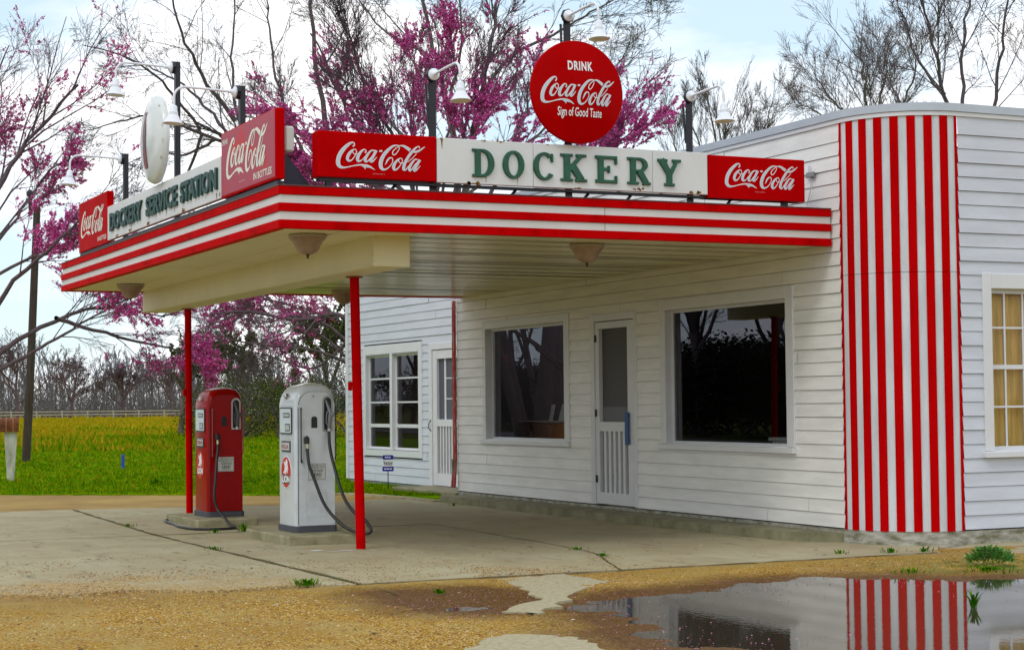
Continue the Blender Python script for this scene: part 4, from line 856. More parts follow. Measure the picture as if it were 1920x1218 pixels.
patch([(14.6, -6.3), (13.9, -6.1), (13.26, -5.57), (13.30, -5.35), (13.54, -5.20), (13.9, -5.25), (14.6, -5.5)], .006)
patch([(12.20, -5.02), (11.63, -4.50), (11.16, -4.35), (10.3, -4.2), (10.2, -3.6), (10.85, -3.55), (11.02, -3.80), (11.5, -4.15), (12.1, -4.6), (12.4, -4.9)], .003)
struct(m.build('old_paving', mat('pale_old_paving', (.42, .375, .25), .9, col2=(.33, .27, .15), vscale=28, det=10, bump=.004, bscale=60, lo=.35, hi=.6, spec=.2)))
m = M(); n = 60      # kerb strip at the grass edge
kp = [(-2.9, -1.15), (-2.5, -.62), (-1.7, -.48), (-.9, -.40), (.2, -.38)]; kp = smooth_path([(a, b_, 0) for a, b_ in kp], 8)
ribbon(m, [(p[0], p[1]) for p in kp], -.05, .015, .08, -.10); struct(m.build('kerb', mat('kerb_concrete', (.42, .36, .2), .9, col2=(.28, .22, .1), vscale=4, bump=.004, bscale=30)))
# puddle
wm = bpy.data.materials.new('puddle_water'); wm.use_nodes = True; nt, ns, L = nodes(wm); ns.clear()
g = ns.new('ShaderNodeNewGeometry'); mp = ns.new('ShaderNodeMapping'); mp.inputs['Scale'].default_value = (9, 22, 1); L(g.outputs['Position'], mp.inputs[0])
n_ = ns.new('ShaderNodeTexNoise'); n_.inputs['Scale'].default_value = 1.4; n_.inputs['Detail'].default_value = 3; L(mp.outputs[0], n_.inputs[0]); bp = ns.new('ShaderNodeBump'); bp.inputs['Distance'].default_value = .0008; bp.inputs['Strength'].default_value = .35; L(n_.outputs[0], bp.inputs['Height']); bt = ns.new('ShaderNodeBsdfTransparent'); bt.inputs[0].default_value = (.50, .42, .30, 1); bg = ns.new('ShaderNodeBsdfGlossy'); bg.inputs['Roughness'].default_value = .015; bg.inputs[0].default_value = (1, 1, 1, 1)
fr = ns.new('ShaderNodeFresnel'); fr.inputs[0].default_value = 1.75; L(bp.outputs[0], fr.inputs['Normal']); L(bp.outputs[0], bg.inputs['Normal'])
df = ns.new('ShaderNodeBsdfDiffuse'); df.inputs[0].default_value = (.16, .13, .085, 1); m0 = ns.new('ShaderNodeMixShader'); m0.inputs[0].default_value = .30; L(bt.outputs[0], m0.inputs[1]); L(df.outputs[0], m0.inputs[2])
mx = ns.new('ShaderNodeMixShader'); L(fr.outputs[0], mx.inputs[0]); L(m0.outputs[0], mx.inputs[1]); L(bg.outputs[0], mx.inputs[2]); o = ns.new('ShaderNodeOutputMaterial'); L(mx.outputs[0], o.inputs[0])
m = M(); m.quad((10.6, -7, WATER_Z), (18.8, -7, WATER_Z), (18.8, 0, WATER_Z), (10.6, 0, WATER_Z)); struct(m.build('puddle_water', wm))
# the world sheet, the road and the field
gs = mat('rough_grassland', (.10, .12, .03), .95, col2=(.07, .09, .015), vscale=.3, det=8, spec=.05)
m = M(); m.quad((-2500, -2500, -.08), (2500, -2500, -.08), (2500, 2500, -.08), (-2500, 2500, -.08)); struct(m.build('ground', gs))
m = M(); rp_ = smooth_path([(-120, -30, 0), (-60, -24, 0), (-20, -19, 0), (10, -17.5, 0), (50, -17, 0), (120, -17, 0)], 10); ribbon(m, [(p[0], p[1]) for p in rp_], -.06, -.03, 3.2, -3.2); struct(m.build('road', mat('grey_asphalt', (.09, .088, .085), .85, var=.3, vscale=2)))
m = M(); ribbon(m, [(p[0], p[1]) for p in rp_], -.029, -.026, -2.85, -3.0); struct(m.build('road_edge_line', mat('road_line_white', (.6, .6, .55), .7)))
def field_material():
    m = mat('meadow', (.1, .2, .01), .95, spec=.05); nt, ns, L = nodes(m); b = ns['Principled BSDF']; g = ns.new('ShaderNodeNewGeometry'); sx = ns.new('ShaderNodeSeparateXYZ'); L(g.outputs['Position'], sx.inputs[0])
    def nz(sc, st_, det=6):
        mp = ns.new('ShaderNodeMapping'); mp.inputs['Scale'].default_value = st_; L(g.outputs['Position'], mp.inputs[0]); n = ns.new('ShaderNodeTexNoise'); n.inputs['Scale'].default_value = sc; n.inputs['Detail'].default_value = det; n.inputs['Roughness'].default_value = .65; L(mp.outputs[0], n.inputs[0]); return n.outputs[0]
    def rp(i, a, ca, b_, cb):
        r = ns.new('ShaderNodeValToRGB'); e = r.color_ramp.elements; e[0].position = a; e[0].color = (*ca, 1); e[1].position = b_; e[1].color = (*cb, 1); L(i, r.inputs[0]); return r.outputs[0]
    def mix(f, a, b_):
        x = ns.new('ShaderNodeMixRGB')
        for k, v in ((0, f), (1, a), (2, b_)):
            L(v, x.inputs[k])
        return x.outputs[0]
    green = rp(nz(1.2, (1, 1, 1), 8), .36, (.06, .19, 0), .62, (.20, .30, 0)); yel = rp(nz(.25, (1, 2.5, 1), 8), .38, (.20, .20, .003), .6, (.46, .28, .006))
    a = ns.new('ShaderNodeMath'); a.operation = 'MULTIPLY_ADD'; L(nz(.07, (.6, 1.6, 1), 6), a.inputs[0]); a.inputs[1].default_value = 110; L(sx.outputs['X'], a.inputs[2])
    f = ns.new('ShaderNodeMapRange'); f.inputs[1].default_value = 5; f.inputs[2].default_value = -22; L(a.outputs[0], f.inputs[0])
    L(mix(f.outputs[0], green, yel), b.inputs['Base Color'])
    bp = ns.new('ShaderNodeBump'); bp.inputs['Distance'].default_value = .06; L(nz(9, (1, 1, 1), 4), bp.inputs['Height']); L(bp.outputs[0], b.inputs['Normal']); return m
FIELD = field_material()
edge_pts = [(-9.5, -14), (-7.2, -8), (-5.94, -5.0), (-4.9, -3.7), (-4.1, -2.6), (-3.3, -1.7), (-2.85, -1.1), (-2.45, -.55), (-1.7, -.40), (-.9, -.33), (.1, -.3)]
eg = []
for (a, b_), (c, d) in zip(edge_pts, edge_pts[1:]):
    for i in range(12): eg.append((a+(c-a)*i/12+rng.uniform(-.07, .07), b_+(d-b_)*i/12+rng.uniform(-.04, .04)))
m = M(); m.poly(eg+[(.1, -.3), (.1, 12), (60, 30), (60, 400), (-420, 400), (-420, -14)], up, -.05, -.004); struct(m.build('field', FIELD))

# ------------------------------------------------------------------ grass, stones, petals
def scatter_mesh(name, vs, fs, mt, label, mi=None):
    me = bpy.data.meshes.new(name); me.from_pydata(vs, [], fs)
    for x in (mt if isinstance(mt, list) else [mt]): me.materials.append(x)
    if mi is not None: me.polygons.foreach_set('material_index', mi)
    me.update(); o = bpy.data.objects.new(name, me); S.collection.objects.link(o); o['label'] = label; o['kind'] = 'stuff'; return o
GR = [mat('grass_green', (.10, .22, 0), .8, spec=.05), mat('grass_yellow_green', (.19, .26, .003), .8, spec=.05), mat('grass_dark', (.025, .13, .002), .8, spec=.05), mat('grass_straw', (.40, .26, .012), .8, spec=.05)]
def blade(vs, fs, mi, x, y, z, h, w, k, lean=.5):
    a = rng.uniform(0, 2*PI); ca, sa = math.cos(a), math.sin(a); b_ = rng.uniform(0, 2*PI); l = rng.uniform(0, lean)*h; o = len(vs)
    vs += [(x-ca*w, y-sa*w, z), (x+ca*w, y+sa*w, z), (x+math.cos(b_)*l, y+math.sin(b_)*l, z+h)]; fs.append((o, o+1, o+2)); mi.append(k)
EX = [p[0] for p in edge_pts]
def edge_x(y): return float(np.interp(y, [p[1] for p in edge_pts], EX))
vs, fs, mi = [], [], []
for _ in range(52000):       # near lawn
    t = rng.random()**1.6; D = 26+60*t; an = rng.uniform(2.7003-.03, 2.7003+.30); x = 22.51+D*math.cos(an); y = -9.82+D*math.sin(an)
    if (y < -.3 and x > edge_x(y)) or (y >= -.3 and x > .05) or (-7.1 < x < 9 and y > .97): continue
    h = rng.uniform(.02, .06)*(1+t*1.6); k = rng.choices((0, 1, 2, 3), (5, 4, 2.2, .6+3*t))[0]
    for _ in range(3): blade(vs, fs, mi, x+rng.gauss(0, .02), y+rng.gauss(0, .02), -.006, h*rng.uniform(.6, 1.2), .006+.006*t, k)
scatter_mesh('grass', vs, fs, GR, 'short bright green grass at the edge of the field', mi)
vs, fs, mi = [], [], []
for _ in range(48000):
    D = rng.uniform(55, 225); an = rng.uniform(2.7003-.01, 2.7003+.31); x = 22.51+D*math.cos(an); y = -9.82+D*math.sin(an); q = 1.3*noise.noise(Vector((x*.035, y*.10, 0)))+.5*noise.noise(Vector((x*.12, y*.35, 4)))+(D-85)/90
    k = rng.choices((3, 1, 0, 2), (6, 3, 1, .3) if q > .1 else (.7, 3, 4, 2))[0]; h = rng.uniform(.08, .26) if q > .1 else rng.uniform(.05, .15)
    blade(vs, fs, mi, x, y, -.01, h, .035, k, .8)
scatter_mesh('tall_grass', vs, fs, GR, 'tall yellow and green grass across the far field', mi)
ST = [mat('stone_ochre', (.40, .22, .03), .8), mat('stone_pale', (.56, .44, .24), .8), mat('stone_brown', (.14, .065, .02), .8), mat('stone_orange', (.36, .16, .03), .8), mat('stone_wet_brown', (.10, .045, .012), .35), mat('stone_wet_ochre', (.20, .11, .03), .4)]
vs, fs, mi = [], [], []
def stone(x, y, z, s, k):
    o = len(vs); sx_, sy_, sz_ = s*rng.uniform(.7, 1.3), s*rng.uniform(.7, 1.3), s*rng.uniform(.35, .7); a = rng.uniform(0, PI); ca, sa = math.cos(a), math.sin(a)
    for px_, py_, pz_ in ((1, 0, .1), (.1, 1, -.1), (-1, .1, .1), (0, -1, 0), (.1, .1, 1)): vs.append((x+(px_*ca-py_*sa)*sx_, y+(px_*sa+py_*ca)*sy_, z+pz_*sz_))
    fs.extend([(o, o+1, o+4), (o+1, o+2, o+4), (o+2, o+3, o+4), (o+3, o, o+4)]); mi.extend([k]*4)
pts = []
for _ in range(60000):
    x = rng.uniform(9.3, 14.5); y = rng.uniform(-9.2, .6)
    dens = min(1, max(.0, (x-9.3)/1.2))
    if y > -5: dens *= .75
    if -6 < y < -5.2 and x < 10.4: dens *= .5
    if noise.noise(Vector((x*.9, y*.9, 3)))*.9+dens < .62: continue
    pts.append((x, y))
for _ in range(5200):        # spill across the apron
    x = 10.2-abs(rng.gauss(0, 1.3)); y = rng.uniform(-9, -2.4)
    if noise.noise(Vector((x*1.1, y*.8, 9))) > -.05: pts.append((x, y))
for _ in range(2600):
    x = rng.gauss(8.0, .9); y = rng.gauss(-7.0, .7)
    if noise.noise(Vector((x*1.6, y*1.2, 5))) > .0: pts.append((x, y))
A = np.array(pts); Hh, dd_ = ground_h(A[:, 0], A[:, 1]); Hh = np.where(A[:, 0] < 10.1, .0, Hh)
for (x, y), z, d in zip(pts, Hh, dd_):
    if z < WATER_Z-.004: continue
    if x > 10.1 and d < .55+.3*rng.random():
        if rng.random() < .6: continue
        stone(x, y, z, rng.uniform(.003, .007), 4 if rng.random() < .6 else 5); continue
    stone(x, y, z, rng.uniform(.003, .0085)*(1.5 if rng.random() < .04 else 1), rng.choices((0, 1, 2, 3), (5, 1.6, 3.4, 2.6))[0])
scatter_mesh('gravel_stones', vs, fs, ST, 'loose yellow and brown gravel stones over the lot and apron edge', mi)
vs, fs, mi = [], [], []
for _ in range(2600):
    x = rng.uniform(10.9, 14.5); y = rng.uniform(-5.6, -1.2); z, d = ground_h(np.array([x]), np.array([y])); z = max(float(z[0]), WATER_Z)+.004
    if abs(float(d[0])) > .55+.4*rng.random(): continue
    if d[0] < -.25 and rng.random() < .75: continue
    s = rng.uniform(.003, .007); a = rng.uniform(0, PI); o = len(vs)
    vs += [(x+s*math.cos(a+t), y+s*math.sin(a+t), z+rng.uniform(-.001, .004)) for t in (0, 1.6, 3.1, 4.7)]; fs.append((o, o+1, o+2, o+3)); mi.append(0 if rng.random() < .7 else 1)
scatter_mesh('fallen_petals', vs, fs, [mat('petal_pink', (.62, .22, .35), .7), mat('petal_purple', (.30, .08, .2), .7)], 'fallen pink petals and bits along the puddle shore', mi)
vs, fs, mi = [], [], []
for _ in range(620):
    x = rng.uniform(6.5, 14.3); y = rng.uniform(-8.6, .2) if rng.random() < .8 else rng.uniform(-6.5, -4.5); z, d = ground_h(np.array([x]), np.array([y])); z = .002 if x < 10.1 else float(z[0])+.004
    if z < WATER_Z+.003: continue
    l = rng.uniform(.006, .022)*(1.8 if rng.random() < .08 else 1); w = l*rng.uniform(.15, .55); a = rng.uniform(0, PI); ca, sa = math.cos(a), math.sin(a); o = len(vs)
    vs += [(x+ca*p_-sa*q_, y+sa*p_+ca*q_, z+h_) for p_, q_, h_ in ((-l, 0, 0), (0, w, .004), (l, 0, .002), (0, -w, .001))]; fs.append((o, o+1, o+2, o+3)); mi.append(rng.choices((0, 1, 2), (5, 3, 1))[0])
scatter_mesh('leaf_litter', vs, fs, [mat('dead_leaf_dark', (.05, .022, .012), .7), mat('dead_leaf_brown', (.18, .08, .03), .7), mat('dead_leaf_pale', (.55, .45, .32), .7)], 'dead leaves and bits of bark scattered over apron and gravel', mi)
m = M()
for x, y, a, b_ in ((7.15, -4.20, .05, .03), (7.05, -4.45, .07, .025), (6.75, -4.62, .04, .02), (7.3, -4.02, .03, .015), (6.2, -4.7, .03, .012), (7.22, -4.33, .03, .03)):
    m.add([(x+a*math.cos(t)*rng.uniform(.5, 1.2), y+b_*3*math.sin(t)*rng.uniform(.5, 1.2), .0024) for t in [k*PI/6 for k in range(12)]], [tuple(range(12))])
struct(m.build('paint_spots_ground', mat('spilt_white_paint', (.62, .62, .6), .8)))
# joints with moss
m = M()
def crack(pl_, w):
    P_ = smooth_path([(a, b_, 0) for a, b_ in pl_], 14); L_ = []; R_ = []
    for i, p in enumerate(P_):
        a = P_[max(i-1, 0)]; b_ = P_[min(i+1, len(P_)-1)]; dx, dy = b_[0]-a[0], b_[1]-a[1]; l = math.hypot(dx, dy) or 1; j = rng.uniform(-.008, .008); ww = w*rng.uniform(.4, 1.4)
        L_.append((p[0]-dy/l*(ww+j), p[1]+dx/l*(ww+j), .0028)); R_.append((p[0]+dy/l*(ww-j), p[1]-dx/l*(ww-j), .0028))
    n = len(L_); m.add(L_+R_, [(i, i+1, n+i+1, n+i) for i in range(n-1)])
crack([(-.9, -4.97), (1.5, -5.08), (4.3, -5.20), (7, -5.19), (10.08, -5.18)], .022); crack([(10.085, -5.2), (10.09, -3.5), (10.09, -1.5), (10.08, .0)], .012); crack([(4.3, -5.2), (4.30, -3.7), (4.30, -2.2)], .016)
crack([(4.3, -2.19), (7.4, -2.34), (8.62, -2.49), (9.3, -2.75), (10.08, -3.04)], .006); crack([(10.1, -5.2), (10.5, -5.19), (10.9, -5.22)], .008); crack([(4.29, -8), (4.28, -5.2)], .008); crack([(2.2, -2.2), (2.7, -1.3), (2.5, -.6)], .004); crack([(6.0, -2.25), (6.5, -1.5), (7.2, -1.2), (7.6, -.5)], .004)
struct(m.build('slab_joint', mat('joint_dirt', (.13, .07, .02), .95, col2=(.06, .08, .01), vscale=3)))
def tuft(name, x, y, z, n, hgt, spread, label, cat='weed', mats_=None, wd_=.006):
    vs, fs, mi = [], [], []
    for _ in range(n):
        a = rng.uniform(0, 2*PI); r = abs(rng.gauss(0, spread)); bx, by = x+r*math.cos(a)*.6, y+r*math.sin(a)*.6; h = hgt*rng.uniform(.5, 1.1); l = rng.uniform(.2, .9)*h; w = wd_*rng.uniform(.7, 1.3); o = len(vs); ca, sa = math.cos(a+PI/2), math.sin(a+PI/2)
        for t, ww in ((0, .6), (.45, 1), (.8, .7), (1, .05)): cx_, cy_, cz_ = bx+math.cos(a)*l*t*t, by+math.sin(a)*l*t*t, z+h*(t-.25*t*t)*1.25; vs += [(cx_-ca*w*ww, cy_-sa*w*ww, cz_), (cx_+ca*w*ww, cy_+sa*w*ww, cz_)]
        fs += [(o+2*i, o+2*i+1, o+2*i+3, o+2*i+2) for i in range(3)]; mi += [rng.randrange(2)]*3
    me = bpy.data.meshes.new(name); me.from_pydata(vs, [], fs)
    for k in (mats_ or [GR[2], GR[0]]): me.materials.append(k)
    me.polygons.foreach_set('material_index', mi); me.update(); o = bpy.data.objects.new(name, me); S.collection.objects.link(o); return tag(o, label, cat, 'weeds in the joints and the gravel')
WD = [mat('weed_leaf_dark', (.03, .13, .012), .55), mat('weed_leaf', (.09, .26, .03), .55)]
vs, fs, mi = [], [], []
for _ in range(900):
    a = rng.uniform(0, 2*PI); e = rng.random()**.5; r = .19*e*rng.uniform(.7, 1.1); z = .135*math.sqrt(max(0, 1-e*e*.9))*rng.uniform(.45, 1.1)+.005; c = Vector((11.25+r*math.cos(a), -.42+r*math.sin(a), z)); u = Vector((math.cos(a)*rng.uniform(.3, 1), math.sin(a)*rng.uniform(.3, 1), rng.uniform(.1, 1))).normalized(); w = u.cross(Vector((rng.gauss(0, 1), rng.gauss(0, 1), rng.gauss(0, 1)))).normalized(); l = rng.uniform(.014, .03); o = len(vs)
    vs += [tuple(c-u*l*.5), tuple(c+w*l*.32), tuple(c+u*l), tuple(c-w*l*.32)]; fs.append((o, o+1, o+2, o+3)); mi.append(rng.randrange(2))
me = bpy.data.meshes.new('leafy_weed'); me.from_pydata(vs, [], fs)
for k in WD: me.materials.append(k)
me.polygons.foreach_set('material_index', mi); me.update(); o = bpy.data.objects.new('leafy_weed', me); S.collection.objects.link(o); tag(o, 'largest bushy rounded green weed beside the gravel behind the puddle', 'weed', 'weeds in the joints and the gravel')
tuft('weed', 4.25, -4.28, 0, 40, .09, .06, 'green weed by the slab joint beside the red pump island')
tuft('grass_tuft', 9.98, -5.55, 0, 90, .05, .10, 'low green tuft on the open slab edge in the foreground')
tuft('grass_tuft', 13.38, -2.33, WATER_Z, 26, .11, .03, 'thin green tuft standing in the puddle')
for x, y, n, h_, s_, l in ((9.9, -.35, 30, .05, .08, 'small weed between the striped corner and the gravel'), (9.75, -.75, 24, .035, .08, 'flat sprig in the slab joint in front of the striped corner'), (9.95, -.03, 26, .05, .06, 'small brownish weed right of the joint under the stripes'), (11.6, -.75, 120, .035, .22, 'low mossy patch of grass behind the puddle'), (4.3, -4.6, 24, .04, .09, 'tiny moss sprig along the joint below the red pump'), (6.42, -5.2, 26, .035, .07, 'tiny sprig in the long joint in front of the white pump'), (2.8, -5.13, 26, .035, .07, 'tiny sprig in the long joint far left of the red pump'), (8.2, -2.44, 26, .03, .09, 'tiny sprig in the crack under the canopy'), (8.9, -2.56, 26, .03, .08, 'tiny sprig at the bend of the crack towards the lot'), (11.0, -4.95, 26, .04, .06, 'sprig at the rim of the small muddy hollow'), (1.2, -.6, 20, .04, .08, 'sprig at the end of the concrete step'), (-7.6, -2.2, 60, .12, .12, 'darker weed clump at the far gravel edge'), (11.4, -1.3, 60, .03, .15, 'moss tuft at the back shore of the puddle')):
    tuft('weed', x, y, 0, n, h_, s_, l)

# ------------------------------------------------------------------ roadside things
m = M(); m.tube([(-22.6, -1.6, -.2), (-22.56, -1.5, 2.0), (-22.5, -1.35, 6.2)], [.105, .10, .085], 12); up_ = tag(m.build('utility_pole', mat('weathered_pole_wood', (.075, .05, .035), .9, var=.5, vscale=4, stretch=(6, 6, .5)), smooth=True), 'leaning weathered wooden utility pole in the grass', 'pole')
m = M(); m.tube([(-22.5, -1.5, 6.0), (-22.5, -1.52, 6.45)], .05, 8); m.lathe((-22.5, -1.52, 6.45), (0, 0, 1), [(.05, 0), (.09, .02), (.09, .1), (.04, .16), (0, .17)], 10); m.build('insulator', BLACK, up_, smooth=True)
mb_ = thing('mailbox', (-11.1, -3.96, 0), 'rusty brown mailbox on a tapered white post at the field edge', 'mailbox')
LT = Vector((.17, .985, 0)); DP = Vector((-.985, .17, 0)); fr_m = lambda a, b_, c: tuple(Vector((-11.1, -3.96, 0))+LT*a+DP*b_+Vector((0, 0, c)))
m = M(); m.add([fr_m(s*w, d, z) for z, w in ((-.05, .06), (.86, .115)) for s, d in ((-1, -.05), (1, -.05), (1, .05), (-1, .05))], [(0, 1, 5, 4), (1, 2, 6, 5), (2, 3, 7, 6), (3, 0, 4, 7), (4, 5, 6, 7)]); m.build('post', mat('peeling_white_post', (.62, .60, .52), .8, col2=(.35, .32, .25), vscale=6, stretch=(1, 1, .4)), mb_)
m = M(); prof = [(-.12, .87), (.12, .87), (.125, 1.0)]+[(.125*math.cos(a), 1.0+.12*math.sin(a)) for a in [PI*k/10 for k in range(1, 10)]]+[(-.125, 1.0)]
n = len(prof); m.add([fr_m(x, p[0], p[1]) for x in (-.5, -.2, .14) for p in prof], [(i*n+j, i*n+(j+1) % n, (i+1)*n+(j+1) % n, (i+1)*n+j) for i in range(2) for j in range(n)]+[tuple(range(n)), tuple(2*n+j for j in range(n))])
bx = m.build('box', mat('rusty_sheet', (.20, .055, .012), .8, col2=(.09, .02, .008), vscale=14), mb_, smooth=True)
m = M()
for x in (-.2, -.08, .04): m.add([fr_m(x+e, p[0]*1.03, .87+(p[1]-.87)*1.03) for e in (-.008, .008) for p in prof], [(j, (j+1) % n, n+(j+1) % n, n+j) for j in range(n)])
m.build('rib', mat('rib_rust_light', (.34, .16, .05), .8), bx)
m = M(); m.tube([(-15.9, -.8, -.05), (-15.9, -.8, .27)], .034, 12); m.tube([(-15.9, -.8, .27), (-15.9, -.8, .295)], [.038, .03], 12); tag(m.build('marker_post', mat('marker_blue', (.01, .07, .42), .5), smooth=True), 'short bright blue marker post standing in the grass', 'post')
ys_ = thing('yard_sign', (-3.19, .23, 0), 'small blue and white security company sign on a stake before the wing', 'sign')
Yv = frame((-3.19, .23, 0), (.34, .94, 0), (0, 0, 1), (.94, -.34, 0))
m = M(); m.tube([Yv(0, -.1), Yv(0, .52)], .008, 6); m.build('stake', BLACK, ys_)
m = M(); m.bbox(-.078, .078, .295, .53, .008, .016, .004, 1, fr=Yv); pn = m.build('panel', [NAVY, mat('yard_sign_white', (.8, .8, .82), .4)], ys_)
m = M(); m.poly([(a, b_+.50) for a, b_ in rrect(.082, .033, .02)], Yv, .004, .018); m.build('blue_band', NAVY, pn); m = M(); m.poly([(a, b_+.325) for a, b_ in rrect(.086, .036, .02)], Yv, .004, .018); m.build('blue_band', NAVY, pn)
m = M(); put_text(m, 'Vector', Yv, -.07, .07, .38, .45, .0172, bold=.02); m.build('dark_lettering', BLACK, pn)
m = M()
for a, b_, c, d in ((-.045, -.02, .492, .51), (-.014, .008, .494, .51), (.014, .04, .492, .508), (-.06, -.03, .318, .334), (-.024, .02, .318, .334), (.026, .06, .318, .334)): m.box(a, b_, c, d, .018, .0192, fr=Yv)
m.build('white_marking', LOGOW, pn)
fe = thing('rail_fence', (-200, 35, 0), 'long pale post and rail fence at the far end of the field', 'fence'); FW = mat('pale_fence_wood', (.36, .33, .26), .8)
V0 = Vector((-206, 18, 0)); V1 = Vector((-186, 64, 0)); dv = (V1-V0); Ln = dv.length; dv.normalize(); nv = Vector((dv.y, -dv.x, 0)); ff = lambda a, b_, c: tuple(V0+dv*a+nv*b_+Vector((0, 0, c)))
m = M()
for z in (.86, .5): m.box(0, Ln, .06, .11, z-.05, z+.05, fr=ff)
m.build('rail', FW, fe); k = 0
while k*3.05 < Ln: m = M(); m.box(k*3.05-.07, k*3.05+.07, -.08, .059, -.1, .98, fr=ff); m.build('post', FW, fe); k += 1

